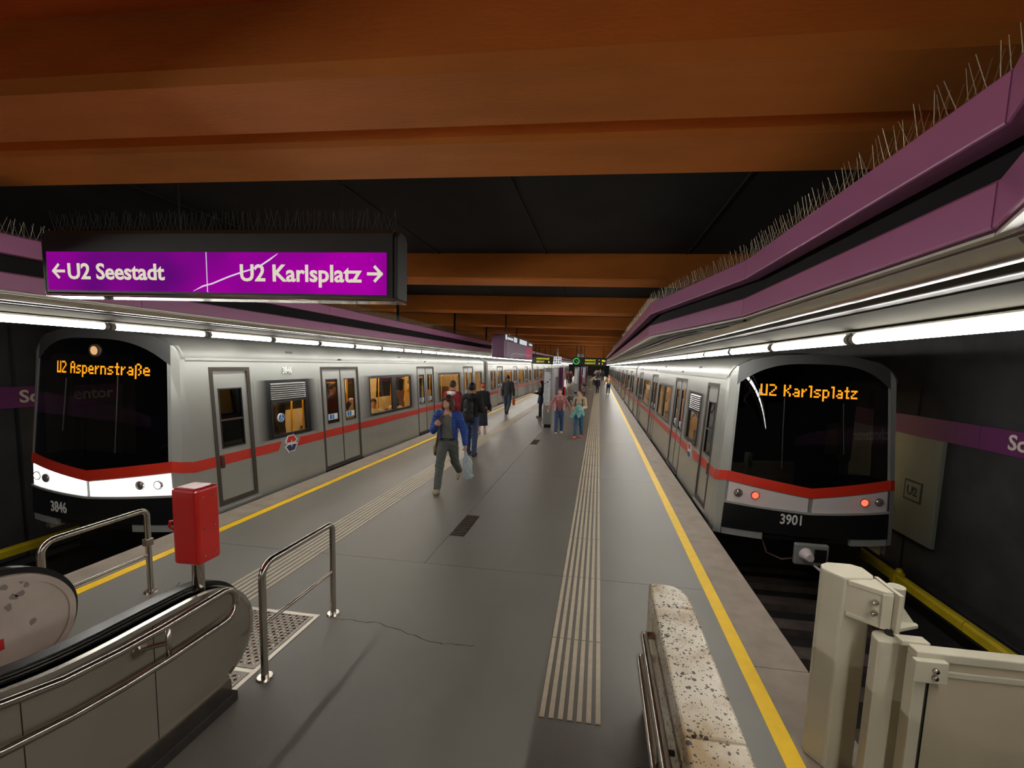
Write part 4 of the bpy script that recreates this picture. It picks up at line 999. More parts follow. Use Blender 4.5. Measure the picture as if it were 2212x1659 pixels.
# ================================================================ info stands and benches on the platform
def stand(y, label, near):
    s = root('info_stand', label, 'info stand', (-1.78, y, 0))
    x0, x1 = -1.95, -1.6
    MB().prism([(x0, y+.35), (x0, y+.05), (x0+.06, y), (x1-.06, y), (x1, y+.05), (x1, y+.35)], 'z', .12, 2.16).build('column', 'info_grey', s, bevel=.01)
    MB().box(x0+.05, x1-.05, y+.05, y+.3, 0, .12).build('foot', 'belt_black', s)
    pn = MB().box(-1.925, -1.70, y-.012, y, .62+.2, 2.02).build('line_map', 'paper', s)
    if near:
        rr = random.Random(2)
        for k in range(19): MB().box(-1.90, -1.90+rr.uniform(.06, .15), y-.014, y-.012, .87+.045*k, .878+.045*k).build('map_line', 'ink', pn)
        for xx, z in ((-1.72, 1.97), (-1.73, 1.75), (-1.89, 1.6), (-1.9, .85)): MB().cyl((xx, y-.015, z), (xx, y-.012, z), .02, n=8).build('map_mark', 'ink', pn)
        MB().box(-1.83, -1.78, y-.014, y-.012, 1.64, 1.69).build('map_logo', 'logo_blue', pn)
    MB().box(-1.95, -1.9, y+.36, y+.5, .1, 2.16).build('post', 'info_purple', s); MB().box(-1.66, -1.6, y+.36, y+.46, .1, 2.16).build('post', 'info_purple', s)
    MB().box(-1.86, -1.70, y+.46, y+3.2, .25, 2.12).build('showcase', 'info_grey', s)
    for x in (-1.865, -1.70): MB().box(x, x+.005, y+.6, y+1.7, .6, 2.05).build('poster', 'poster_mauve', s); MB().box(x-.002 if x < -1.8 else x, x+.005 if x < -1.8 else x+.008, y+1.8, y+2.9, .7, 1.8).build('poster', 'ink', s)
    MB().prism([(-1.7, y+3.2), (-1.52, y+3.2), (-1.48, y+3.45), (-1.7, y+3.5)], 'z', 0, 2.18).build('end_post', 'info_purple', s)
    MB().box(-1.47, -1.40, y+3.3, y+3.5, .7, 1.35).build('call_point', 'box_red', s, bevel=.02)
stand(15.75, 'grey information column with line map, nearest of the info stands', True)
stand(35.7, 'grey information column behind the first bench, second of the info stands', False)
stand(54.2, 'grey information column far along the platform, third of the info stands', False)
M('bench_black', srgb(26, 26, 28), .25, .3)
def bench(x, y, label):
    b = root('bench', label, 'bench', (x, y, 0), 0, 'platform benches')
    for k in range(4):
        yy = y-.9+.6*k
        MB().sweep([[(x-.24, yy+e, .46), (x+.18, yy+e, .44), (x+.2, yy+e, .47), (x-.2, yy+e, .49), (x-.34, yy+e, .9), (x-.37, yy+e, .89)] for e in (0, .5)]).build('seat', 'bench_black', b, bevel=.01)
    MB().box(x-.05, x+.02, y-.95, y+1.5, .38, .43).build('beam', 'dark_metal', b)
    for yy in (y-.7, y+1.3):
        for dx in (-.22, .16): MB().cyl((x-.02, yy, .4), (x+dx, yy, 0), .02, n=8).build('leg', 'dark_metal', b)
bench(-1.5, 24.5, 'black platform bench with shell seats behind the walking women'); bench(-1.2, 41.0, 'black platform bench beside the second info stand'); bench(-2.2, 25.2, 'black platform bench facing the left track behind the first info stand')
# ================================================================ people (signed distance fields -> surface nets)
class Field:
    def __init__(s): s.P = []; s.cuts = []; s.mod = None; s.grow = 0
    def cap(s, a, b, ra, rb, ky=1.0, k=.03): s.P.append(('c', np.array(a, float), np.array(b, float), ra, rb, ky, k)); return s
    def ell(s, c, r, k=.03): s.P.append(('e', np.array(c, float), np.array(r, float), 0, 0, 1, k)); return s
    def chain(s, pts, rs, ky=1.0, k=.03):
        for i in range(len(pts)-1): s.cap(pts[i], pts[i+1], rs[i], rs[i+1], ky, k)
        return s
    def mesh(s, vox):
        lo = np.full(3, 9e9); hi = -lo
        bb = []
        for t, a, b, ra, rb, ky, k in s.P:
            if t == 'c': r = max(ra, rb)+s.grow; l = np.minimum(a, b)-r; h = np.maximum(a, b)+r
            else: l = a-b-s.grow; h = a+b+s.grow
            bb.append((l, h)); lo = np.minimum(lo, l); hi = np.maximum(hi, h)
        lo -= 3*vox; n = np.ceil((hi-lo)/vox).astype(int)+4
        D = np.full(n, .5, np.float32)
        ax = [lo[i]+vox*np.arange(n[i]) for i in range(3)]
        for (t, a, b, ra, rb, ky, k), (l, h) in zip(s.P, bb):
            m = k+2*vox
            i0 = np.maximum(((l-m-lo)/vox).astype(int), 0); i1 = np.minimum(((h+m-lo)/vox).astype(int)+2, n)
            X = ax[0][i0[0]:i1[0]][:, None, None]; Y = ax[1][i0[1]:i1[1]][None, :, None]; Z = ax[2][i0[2]:i1[2]][None, None, :]
            if t == 'c':
                d = b-a; L2 = max((d*d).sum(), 1e-9)
                tt = np.clip(((X-a[0])*d[0]+(Y-a[1])*d[1]+(Z-a[2])*d[2])/L2, 0, 1)
                q = np.sqrt((X-a[0]-tt*d[0])**2+((Y-a[1]-tt*d[1])/ky)**2+(Z-a[2]-tt*d[2])**2)-(ra+(rb-ra)*tt)
                if ky < 1: q = q*(ky*.5+.5)
            else:
                e = np.sqrt(((X-a[0])/b[0])**2+((Y-a[1])/b[1])**2+((Z-a[2])/b[2])**2); q = (e-1)*b.min()
            q = q-s.grow
            sub = D[i0[0]:i1[0], i0[1]:i1[1], i0[2]:i1[2]]
            hh = np.clip(.5+.5*(sub-q)/k, 0, 1); sub[...] = sub*(1-hh)+q*hh-k*hh*(1-hh)
        X = ax[0][:, None, None]; Y = ax[1][None, :, None]; Z = ax[2][None, None, :]
        if s.mod is not None: D = D+s.mod(X, Y, Z)
        for p, nn in s.cuts:
            nn = np.array(nn, float); nn /= np.linalg.norm(nn); D = np.maximum(D, (X-p[0])*nn[0]+(Y-p[1])*nn[1]+(Z-p[2])*nn[2])
        D = D.astype(np.float32); I = D < 0
        c = [(i, j, k) for i in (0, 1) for j in (0, 1) for k in (0, 1)]
        sl = lambda A, o: A[o[0]:A.shape[0]-1+o[0], o[1]:A.shape[1]-1+o[1], o[2]:A.shape[2]-1+o[2]]
        cnt = sum(sl(I, o).astype(np.int8) for o in c); act = (cnt > 0) & (cnt < 8)
        idx = np.argwhere(act); vid = np.full(act.shape, -1, np.int64); vid[act] = np.arange(len(idx))
        acc = np.zeros((len(idx), 3)); w = np.zeros(len(idx))
        cv = {o: D[idx[:, 0]+o[0], idx[:, 1]+o[1], idx[:, 2]+o[2]] for o in c}
        for o in c:
            for d in range(3):
                if o[d]: continue
                o2 = list(o); o2[d] = 1; o2 = tuple(o2); v0, v1 = cv[o], cv[o2]; m = (v0 < 0) != (v1 < 0)
                tt = np.where(m, v0/np.where(v0 == v1, 1, v0-v1), 0)
                p = np.array(o, float)[None, :].repeat(len(idx), 0); p[:, d] += tt; acc[m] += p[m]; w[m] += 1
        V = lo+vox*(idx+acc/np.maximum(w, 1)[:, None]); F = []
        for d in range(3):
            a, b = [(1, 2), (2, 0), (0, 1)][d]
            s0 = [slice(None)]*3; s1 = [slice(None)]*3; s0[d] = slice(0, -1); s1[d] = slice(1, None)
            A, B = I[tuple(s0)], I[tuple(s1)]; e = np.argwhere(A != B)
            e = e[(e[:, a] > 0) & (e[:, b] > 0) & (e[:, a] < act.shape[a]) & (e[:, b] < act.shape[b])]
            fl = A[e[:, 0], e[:, 1], e[:, 2]]
            def g(da, db):
                q = e.copy(); q[:, a] -= da; q[:, b] -= db; return vid[q[:, 0], q[:, 1], q[:, 2]]
            Q = np.stack([g(1, 1), g(0, 1), g(0, 0), g(1, 0)], 1); Q[~fl] = Q[~fl][:, ::-1]; F.append(Q[(Q >= 0).all(1)])
        return V, np.concatenate(F)
def field_obj(name, F, vox, mat, parent, tf):
    V, Q = F.mesh(vox); V = V*tf[0]
    me = bpy.data.meshes.new(name); me.vertices.add(len(V)); me.vertices.foreach_set('co', V.astype(np.float32).ravel())
    me.loops.add(len(Q)*4); me.loops.foreach_set('vertex_index', Q.astype(np.int32).ravel()); me.polygons.add(len(Q)); me.polygons.foreach_set('loop_start', np.arange(len(Q), dtype=np.int32)*4)
    me.update(calc_edges=True); me.validate()
    return link(name, me, mat, parent, True)
M('skin', srgb(214, 160, 134), .5); M('skin_tan', srgb(172, 118, 90), .5); M('skin_pale', srgb(226, 182, 160), .5); M('eye_dark', srgb(34, 26, 22), .3); M('lip', srgb(176, 96, 88), .5)
CM = {}
def cloth(rgb, rough=.8, bump=.0):
    k = (rgb, rough)
    if k not in CM: CM[k] = M('cloth_%d_%d_%d' % rgb, srgb(*rgb), rough, var=.14, vs=14, bump=.2, bs=90)
    return CM[k]
def unit(v): v = np.array(v, float); return v/np.linalg.norm(v)
def hand(F, w, d, n, side, curl=.5, fist=False, k=.008, nails=True):
    """w wrist, d forearm direction, n palm normal (towards palm side); fingers curl towards n"""
    d = unit(d); n = np.array(n, float); n = unit(n-d*n.dot(d)); sd = np.cross(d, n)*side
    F.cap(w-d*.02, w+d*.035, .026, .03, 1, .02)
    for t in (-.022, 0, .022): F.cap(w+d*.03+sd*t*.8, w+d*.085+sd*t, .02, .0145, 1, .012)
    c = 1.45 if fist else curl
    for i, (t, L) in enumerate(((-.031, .062), (-.010, .075), (.011, .070), (.031, .054))):
        p = w+d*.09+sd*t; a = 0; r = .0100
        for q, f in enumerate((.45, .32, .23)):
            a += c*(1, 1.1, .8)[q]; e = p+(d*math.cos(a)+n*math.sin(a))*L*f*1.15; F.cap(p, e, r, r*.9, 1, k); p = e; r *= .92
    p = w+d*.03-sd*.028; e = p-sd*.03+d*.03+n*.018; F.cap(p, e, .014, .012, 1, .012)
    F.cap(e, e+d*.026+n*(.028 if fist else .012)+sd*(.014 if fist else 0), .0115, .0095, 1, k)
def person(label, loc, rz=0, h=1.72, legs=((0, 0, .0), (0, 0, .0)), arms=None, lean=0, turn=0, vox=.012, skin='skin', hair='short', hairc=(50, 36, 28),
           top=(60, 60, 70), top_kind='shirt', inner=None, trousers=(60, 70, 90), shoes=(60, 55, 50), fat=1.0, sleeves=True, female=False, face=False, skirt=None, hold=None, group=None, barefoot=None, z0=0, hem=.93, extra=None, nod=0):
    k = h/1.77; R0 = root('person', label, 'person', (loc[0], loc[1], z0), rz, group)
    sw = .165 if female else .185
    arms = arms or {}
    J = {}
    lz = math.radians(lean)
    feet = []
    for sx, nm, (a, b, sp) in ((1, 'L', legs[0]), (-1, 'R', legs[1])):
        a, b = math.radians(a), math.radians(b); hp = np.array([sx*.085, 0, .93])
        kn = hp+.43*unit([sx*sp, -math.sin(a), -math.cos(a)]); an = kn+.41*unit([sx*sp*.6, -math.sin(a-b), -math.cos(a-b)])
        J[nm] = (hp, kn, an, a-b); feet.append(an[2])
    dz = .075-min(feet)
    for nm in 'LR': J[nm] = tuple(p+np.array([0, 0, dz]) for p in J[nm][:3])+(J[nm][3],)
    H0 = np.array([0, 0, .96+dz])
    def sp(x, y, z):       # torso point, z measured from hip, leaned forward
        return H0+np.array([x, y*math.cos(lz)-z*math.sin(lz), z*math.cos(lz)+y*math.sin(lz)])
    body = Field()
    body.cap(sp(0, 0, 0), sp(0, 0, .34), .125*fat, .145, .66, .05).cap(sp(-sw+.05, 0, .46), sp(sw-.05, 0, .46), .065, .065, 1, .05).cap(sp(0, 0, .3), sp(0, 0, .44), .14, .09, .7, .06)
    body.cap(sp(0, .012, .46), sp(0, -.005, .60), .056, .052, 1, .03)
    ht = math.radians(turn); hd = lambda x, y, z: sp(0, -.005, .605)+np.array([x*math.cos(ht)-y*math.sin(ht), x*math.sin(ht)+y*math.cos(ht), z])+np.array([0, -math.sin(lz)*.05-z*math.sin(math.radians(nod)), 0])
    body.ell(hd(0, .005, .095), (.074, .092, .108), .02).ell(hd(0, -.035, .03), (.054, .058, .058), .03).cap(hd(0, -.092, .085), hd(0, -.108, .052), .010, .016, 1, .014)
    for sx in (-1, 1):
        body.ell(hd(sx*.074, .01, .07), (.012, .02, .032), .008)
        body.ell(hd(sx*.032, -.072, .09), (.022, .018, .012), .012); body.cap(hd(sx*.014, -.084, .012), hd(0, -.088, .012), .012, .013, 1, .01)
    A = {}
    for sx, nm in ((1, 'L'), (-1, 'R')):
        s0 = sp(sx*sw, 0, .455); u, f, pal, fist = arms.get(nm, ((sx*.12, .05, -1), (sx*.04, -.12, -1), (-sx, 0, 0), False))
        e = s0+.285*unit(u); w = e+.245*unit(f); A[nm] = (s0, e, w, unit(f))
        body.chain([s0, e, w], [.05, .04, .026], 1, .03); hand(body, w+.012*unit(f), f, pal, -sx, .35, fist, k=.006 if vox < .01 else .008)
        hp, kn, an, sa = J[nm]; body.chain([hp, kn, an], [.085, .055, .038], 1, .04)
    ob = field_obj('body', body, vox, skin, R0, (k,))
    # trousers or skirt
    if skirt:
        F = Field(); F.cap(H0+[0, 0, .08], H0+[0, 0, -.1], .125*fat, .16, .75, .03).cap(H0+[0, 0, -.1], H0+[0, .02, -skirt], .16, .19, .8, .03)
        F.cuts = [(H0+[0, 0, -skirt-.02], (0, 0, -1))]
        field_obj('skirt', F, max(vox, .01), cloth(trousers), R0, (k,))
    else:
        F = Field(); F.cap(H0+[0, 0, .1], H0+[0, .01, -.04], .128*fat, .145*fat, .72, .04)
        for nm in 'LR':
            hp, kn, an, sa = J[nm]; F.chain([hp+[0, 0, .0], kn, an+(kn-an)*.06], [.104, .073, .062], 1, .03)
        F.mod = lambda X, Y, Z: .004*np.sin(Z*55+X*30)*np.sin(Y*40+Z*13)
        F.cuts = [(sp(0, 0, .1), (0, 0, 1))]
        field_obj('trousers', F, max(vox, .009), cloth(trousers), R0, (k,))
    for nm in 'LR':
        hp, kn, an, sa = J[nm]; fl = an[2] < .09
        d = np.array([0, -math.cos(sa*.5 if not fl else 0), -math.sin(max(-sa, 0)*.75) if not fl else 0.]); d = unit(d); up = np.array([0, d[2], -d[1]])
        F = Field(); c = an-up*.035
        F.cap(c-d*.045, c+d*.10, .040, .043, 1, .02).cap(c+d*.10, c+d*.165, .042, .030, 1, .02).cap(an+up*.02, c, .043, .042, 1, .02)
        F.cuts = [(an-up*.072, -up)]
        field_obj('shoe', F, max(vox*.8, .008), cloth(shoes, .6) if barefoot is None else skin, R0, (k,))
    # top garment
    puff = top_kind == 'puffer'; thick = {'shirt': .010, 'coat': .024, 'puffer': .022, 'vest': .012}[top_kind]
    F = Field(); hz = {'shirt': 0, 'coat': -.1, 'puffer': -.08, 'vest': -.02}[top_kind] if hem is None or hem == .93 else hem-.93
    F.cap(sp(0, 0, hz), sp(0, 0, .34), .122*fat+thick+(.018 if hz < -.03 else .006), .146+thick, .72, .05).cap(sp(0, 0, .3), sp(0, 0, .43), .146+thick*.8, .10+thick, .72, .05)
    F.cap(sp(-sw+.04, 0, .462), sp(sw-.04, 0, .462), .062+thick, .062+thick, 1, .04)
    if female: F.ell(sp(-.06, -.085, .3), (.06, .05, .06), .05).ell(sp(.06, -.085, .3), (.06, .05, .06), .05)
    if top_kind in ('coat', 'puffer'): F.cap(sp(0, .03, .475), sp(0, .01, .52), .075, .072, .9, .03)
    else: F.cap(sp(0, .015, .44), sp(0, .012, .49), .075, .06, 1, .03)
    if sleeves:
        for nm in 'LR':
            s0, e, w, fd = A[nm]; F.chain([s0, e, w-fd*.012], [.056+thick, .046+thick*.9, .034+thick*.7], 1, .03)
    if puff: F.mod = lambda X, Y, Z: .0045*np.cos(Z*(2*math.pi/.05)+X*4)+.003*np.sin(X*60+Z*20)
    else: F.mod = lambda X, Y, Z: .0035*np.sin(Z*42+X*25)*np.sin(X*35+Y*28)
    if inner:
        q0 = F.mod; zb, zt = sp(0, 0, hz-.05)[2], sp(0, 0, .5)[2]
        F.mod = lambda X, Y, Z: q0(X, Y, Z)+.2*((np.abs(X-.005) < .075+.055*(zt-Z)/(zt-zb)) & (Y < -.045))
    F.cuts = [(sp(0, 0, hz-.03), (0, -math.sin(lz)*0, -1))]
    nmz = {'shirt': 'shirt', 'coat': 'jacket', 'puffer': 'jacket', 'vest': 'shirt'}[top_kind]
    field_obj(nmz, F, max(vox, .008), cloth(top), R0, (k,))
    if inner:      # open front shows the shirt
        F = Field(); F.cap(sp(0, 0, 0), sp(0, 0, .34), .132*fat, .158, .76, .05).cap(sp(0, 0, .3), sp(0, 0, .43), .156, .10, .74, .05).cap(sp(0, .012, .44), sp(0, .01, .485), .078, .064, 1, .03); F.mod = lambda X, Y, Z: .003*np.sin(Z*42+X*25)*np.sin(X*35+Y*28)
        F.cuts = [(sp(0, 0, .005), (0, 0, -1))]
        field_obj('shirt', F, max(vox, .009), cloth(inner), R0, (k,))
        F = Field(); F.cap(sp(-.06, -.0, .035), sp(.06, -.0, .035), .098, .098, 1.28, .03); F.cuts = [(sp(0, 0, .055), (0, 0, 1)), (sp(0, 0, .018), (0, 0, -1))]
        if vox < .01: field_obj('belt', F, .009, cloth((24, 22, 22), .5), R0, (k,))
    if top_kind == 'vest':
        for sx in (-1, 1):
            F = Field(); F.cap(sp(sx*.085, -.012, -.03), sp(sx*.085, -.012, .34), .108, .104, 1.42, .03).cap(sp(sx*.085, -.01, .34), sp(sx*.075, .0, .49), .102, .058, 1.35, .03); F.mod = lambda X, Y, Z: .004*np.cos(Z*(2*math.pi/.06))
            F.cuts = [(sp(0, 0, -.05), (0, 0, -1)), (sp(sx*.038, 0, 0), (-sx, 0, 0))]
            field_obj('vest_panel', F, max(vox, .009), cloth(extra), R0, (k,))
    # hair
    F = Field(); c = hd(0, .012, .115)
    back = lambda x, y, z: hd(x, y, z)
    if hair in ('short', 'crop'):
        g = .0 if hair == 'crop' else .008
        F.ell(hd(0, .018, .118), (.079+g, .090+g, .098+g), .02); F.cuts = [(hd(0, -.045, .10), hd(0, -.7, -.72)-hd(0, 0, 0))]
    else:
        F.ell(hd(0, .018, .115), (.088, .100, .106), .02)
        if hair == 'shaggy':
            F.ell(hd(0, .045, .06), (.105, .085, .12), .03).ell(hd(-.085, .0, .03), (.038, .055, .10), .03).ell(hd(.085, .0, .03), (.038, .055, .10), .03); F.cap(hd(-.06, -.07, .155), hd(.06, -.07, .155), .03, .03, 1, .02)
            F.mod = lambda X, Y, Z: .007*np.sin(X*70)*np.sin(Z*50+X*25)+.004*np.sin(Y*90)
        if hair == 'long': F.chain([hd(0, .06, .08), hd(0, .085, -.08), hd(0, .09, -.30)], [.095, .085, .05], .8, .03).cap(hd(-.07, .03, .05), hd(-.085, .03, -.18), .035, .03).cap(hd(.07, .03, .05), hd(.085, .03, -.18), .035, .03)
        if hair == 'pony': F.chain([hd(0, .105, .09), hd(0, .15, .05), hd(0, .15, -.10)], [.035, .04, .022], 1, .02)
        if hair == 'bun': F.ell(hd(0, .11, .13), (.045, .045, .045), .02)
        F.cuts = [] if hair in ('long', 'shaggy') else [(hd(0, -.05, .095), hd(0, -.8, -.62)-hd(0, 0, 0))]
        if hair in ('long', 'shaggy'):       # keep the face free
            q = F.mod; fc = hd(0, -.115, .055)
            def md(X, Y, Z, q=q, fc=fc):
                r = np.sqrt(((X-fc[0])/.06)**2+((Y-fc[1])/.085)**2+((Z-fc[2])/.085)**2)-1
                return (q(X, Y, Z) if q else 0)+np.clip(-r, 0, 1)*.16
            F.mod = md
    field_obj('hair', F, max(vox, .008), cloth(hairc, .6), R0, (k,))
    if face:
        for sx in (-1, 1):
            p = hd(sx*.031, -.082, .082)*k; MB().ball(tuple(p), .0095, 8, 5, (1.3, .6, .8)).build('eye', 'eye_dark', R0, smooth=True, world=False)
            q = [tuple(hd(sx*x, y, z)*k) for x, y, z in ((.014, -.094, .103), (.032, -.092, .109), (.05, -.078, .103))]; MB().tube(q, .0045, 6).build('eyebrow', cloth(hairc, .6), R0, smooth=True, world=False)
        q = [tuple(hd(x, y, z)*k) for x, y, z in ((-.022, -.09, .012), (0, -.099, .014), (.022, -.09, .012))]; MB().tube(q, [.003, .006, .003], 6).build('mouth', 'lip', R0, smooth=True, world=False)
    bpy.context.view_layer.update()
    mw = Matrix.Translation((loc[0], loc[1], z0)) @ Matrix.Rotation(rz, 4, 'Z')
    W = lambda p: mw @ Vector([float(v)*k for v in p])
    return dict(root=R0, W=W, A=A, sp=sp, hd=hd, J=J, k=k, H0=H0, rz=rz, loc=loc)
def carried(name, label, cat, P, F, vox, mat, anchor):
    """a bag or pack: field in the person's own frame, top-level object"""
    r = root(name, label, cat, (P['loc'][0], P['loc'][1], P['root'].location.z), P['rz'])
    field_obj(anchor, F, vox, mat, r, (P['k'],))
    return r
D2R = math.radians
def people():
    down = lambda sx, y=0: ((sx*.16, .08+y, -1), (sx*.05, -.15+y, -1), (-sx, 0, 0), False)
    # --- man in the blue puffer jacket
    P = person('man in a blue quilted jacket and grey trousers walking towards the camera', (-2.62, 7.5), D2R(6), 1.76, ((-22, 32, .04), (24, 4, .03)),
               {'R': ((-.3, .06, -1), (.42, -.8, .55), (.5, .8, .1), True), 'L': ((.38, .12, -1), (.12, -.12, -1), (-1, 0, 0), True)}, lean=2, turn=-24, vox=.0075, skin='skin', hair='shaggy', hairc=(74, 50, 38),
               top=(46, 80, 160), top_kind='puffer', inner=(108, 112, 108), trousers=(92, 98, 94), shoes=(160, 146, 120), face=True)
    hw = P['A']['L'][2]+.1*P['A']['L'][3]
    F = Field(); c = hw+[.03, 0, -.34]
    F.ell(c+[.02, 0, -.02], (.085, .06, .17), .05).cap(c+[-.05, 0, .1], c+[-.035, 0, .20], .035, .02, .7, .04).cap(c+[.05, 0, .1], c+[.02, 0, .20], .035, .02, .7, .04).cap(c+[-.035, 0, .20], hw+[-.01, 0, -.01], .018, .008, .6, .02).cap(c+[.02, 0, .20], hw+[.01, 0, -.01], .018, .008, .6, .02)
    F.cap(c+[.1, 0, -.14], c+[-.03, 0, -.17], .03, .03, 1, .04); F.mod = lambda X, Y, Z: .007*np.sin(X*55+Z*18)*np.sin(Z*22+Y*30)
    carried('plastic_bag', 'white translucent carrier bag hanging from the hand of the man in blue', 'bag', P, F, .007, 'bag_plastic', 'bag')
    F = Field(); s = P['sp']; F.cap(s(-.09, -.135, .46), s(-.125, -.165, .2), .019, .019, .6, .02).cap(s(-.125, -.165, .2), s(-.2, -.05, -.12), .019, .019, .8, .02).cap(s(-.09, -.13, .46), s(-.1, .02, .53), .019, .019, .8, .02).cap(s(-.1, .02, .53), s(-.12, .17, .3), .019, .019, .8, .02)
    r = carried('shoulder_bag', 'tan shoulder bag with brown strap on the man in blue', 'bag', P, F, .008, cloth((92, 72, 58)), 'strap')
    F = Field(); F.cap(s(-.22, .0, -.12), s(-.21, .01, -.24), .04, .05, 2.0, .03); field_obj('pouch', F, .01, cloth((150, 128, 96)), r, (P['k'],))
    # --- man seen from behind, black jacket and backpack
    P = person('person in a black jacket and jeans with a backpack, seen from behind', (-3.02, 10.35), D2R(172), 1.80, ((8, 6, .05), (-6, 4, .05)), {'L': ((.22, -.1, -1), (-.1, -.8, .1), (0, 0, -1), False), 'R': ((-.22, -.1, -1), (.15, -.8, .1), (0, 0, -1), False)}, vox=.011,
               skin='skin_tan', hair='short', hairc=(22, 20, 20), top=(22, 22, 24), top_kind='coat', trousers=(56, 72, 104), shoes=(44, 44, 52), fat=1.15)
    F = Field(); s = P['sp']; F.cap(s(0, .21, .02), s(0, .20, .34), .13, .12, .75, .05).cap(s(0, .28, .0), s(0, .28, .14), .08, .07, .7, .04).cap(s(-.1, .12, .46), s(-.1, -.1, .3), .025, .025).cap(s(.1, .12, .46), s(.1, -.1, .3), .025, .025)
    F.mod = lambda X, Y, Z: .004*np.sin(Z*50)*np.sin(X*40)
    carried('backpack', 'black backpack on the back of the person in jeans', 'backpack', P, F, .011, cloth((18, 18, 20), .6), 'pack')
    # --- person in dark red jacket with white collar, from behind
    P = person('person in a dark red top with a white collar standing by the left train', (-3.72, 11.0), D2R(165), 1.80, ((3, 2, .05), (-3, 2, .05)), {'L': ((.3, -.1, -1), (-.2, -.8, .1), (0, 0, -1), False)}, vox=.012, hair='short', hairc=(74, 54, 42), top=(150, 32, 48), top_kind='coat', trousers=(120, 112, 112), shoes=(190, 186, 182))
    F = Field(); s = P['sp']; F.cap(s(-.09, .06, .5), s(.09, .06, .5), .05, .05, 1, .03).cap(s(0, .1, .46), s(0, .11, .4), .05, .02, 1, .03); field_obj('collar', F, .012, cloth((214, 214, 220)), P['root'], (P['k'],))
    # --- woman with red hair in black coat and long dark skirt
    P = person('woman with red hair in a black coat and long dark skirt seen from behind', (-3.62, 13.6), D2R(-165), 1.64, ((4, 4, .02), (-4, 4, .02)), {'L': ((.25, .0, -1), (.0, -.4, -1), (0, 0, -1), False)}, turn=28, vox=.012, skin='skin_pale', hair='bun', hairc=(176, 84, 44), top=(24, 24, 30), top_kind='coat', trousers=(30, 34, 54), skirt=.62, shoes=(196, 168, 140), female=True)
    F = Field(); s = P['sp']; F.ell(s(-.27, .02, -.02), (.05, .13, .13), .04).cap(s(-.2, 0, .46), s(-.26, .02, .1), .014, .014); carried('handbag', 'black handbag on the arm of the woman with red hair', 'bag', P, F, .012, cloth((20, 20, 24), .5), 'bag')
    # --- man walking away with orange bag
    P = person('man in a dark grey jacket and jeans walking away along the left train', (-3.93, 19.0), D2R(178), 1.80, ((16, 4, .03), (-18, 34, .03)), {'L': down(1), 'R': ((-.2, .05, -1), (-.1, -.1, -1), (1, 0, 0), True)}, vox=.014, skin='skin_tan', hair='crop', hairc=(26, 22, 20), top=(56, 58, 60), top_kind='coat', trousers=(58, 76, 98), shoes=(84, 60, 44))
    hw = P['A']['R'][2]+.08*P['A']['R'][3]; F = Field(); F.cap(hw+[0, 0, -.12], hw+[0, 0, -.28], .055, .06, 1.9, .03).cap(hw+[0, -.06, -.1], hw, .01, .01).cap(hw+[0, .06, -.1], hw, .01, .01)
    carried('orange_bag', 'small orange bag carried by the man walking along the left train', 'bag', P, F, .012, cloth((246, 92, 24), .5), 'bag')
    # --- girl with long dark hair behind the info stand
    P = person('girl with long dark hair and blue skirt standing left of the first info stand', (-2.42, 18.7), D2R(-70), 1.60, ((4, 3, .02), (-2, 2, .02)), {'L': ((.2, -.3, -1), (0, -1, .2), (0, 0, 1), False), 'R': ((-.2, -.3, -1), (.1, -1, .1), (0, 0, 1), False)}, vox=.014, hair='long', hairc=(34, 24, 24), top=(26, 24, 28), top_kind='shirt', trousers=(44, 48, 60), shoes=(120, 120, 124), female=True)
    F = Field(); H = P['H0']; F.cap(H+[0, 0, .04], H+[0, -.01, -.22], .13, .17, .85, .03); F.cuts = [(H+[0, 0, -.26], (0, 0, -1))]; field_obj('skirt', F, .014, cloth((54, 58, 120)), P['root'], (P['k'],))
    # --- woman with pink vest
    P = person('woman in a pink quilted vest over a rose sweater and jeans walking towards the camera', (-1.24, 14.55), D2R(4), 1.56, ((-4, 14, .03), (14, 4, .03)), {'R': ((-.62, .02, -1), (-.42, -.1, -1), (1, 0, 0), True), 'L': ((.62, .02, -1), (.52, .05, -1), (-1, 0, 0), True)}, turn=-8, vox=.010, skin='skin_pale', hair='pony', hairc=(88, 58, 44), top=(202, 140, 128), top_kind='vest', extra=(240, 168, 186), trousers=(76, 104, 148), shoes=(214, 200, 180), female=True, face=True)
    F = Field(); s = P['sp']
    for sx in (-1, 1): F.cap(s(sx*.155, -.12, .42), s(sx*.165, -.12, .2), .012, .012).cap(s(sx*.13, -.09, .44), s(sx*.12, .08, .5), .014, .014)
    F.cap(s(0, .2, .05), s(0, .19, .36), .12, .11, .6, .04); carried('backpack', 'dark backpack with thin straps on the woman in the pink vest', 'backpack', P, F, .012, cloth((52, 38, 48), .6), 'pack')
    # --- woman with turquoise jacket
    P = person('woman with a ponytail carrying a turquoise jacket, looking towards the woman in pink', (-.55, 13.95), D2R(-14), 1.60, ((-6, 14, -.04), (16, 6, -.02)), {'R': ((-.18, -.1, -1), (.3, -.9, -.1), (0, 0, -1), False), 'L': ((.2, .0, -1), (-.25, -.9, -.15), (0, 0, -1), False)}, turn=-58, vox=.010, skin='skin_pale', hair='pony', hairc=(76, 50, 38), top=(206, 184, 156), top_kind='shirt', trousers=(66, 104, 138), shoes=(236, 112, 88), female=True, face=True)
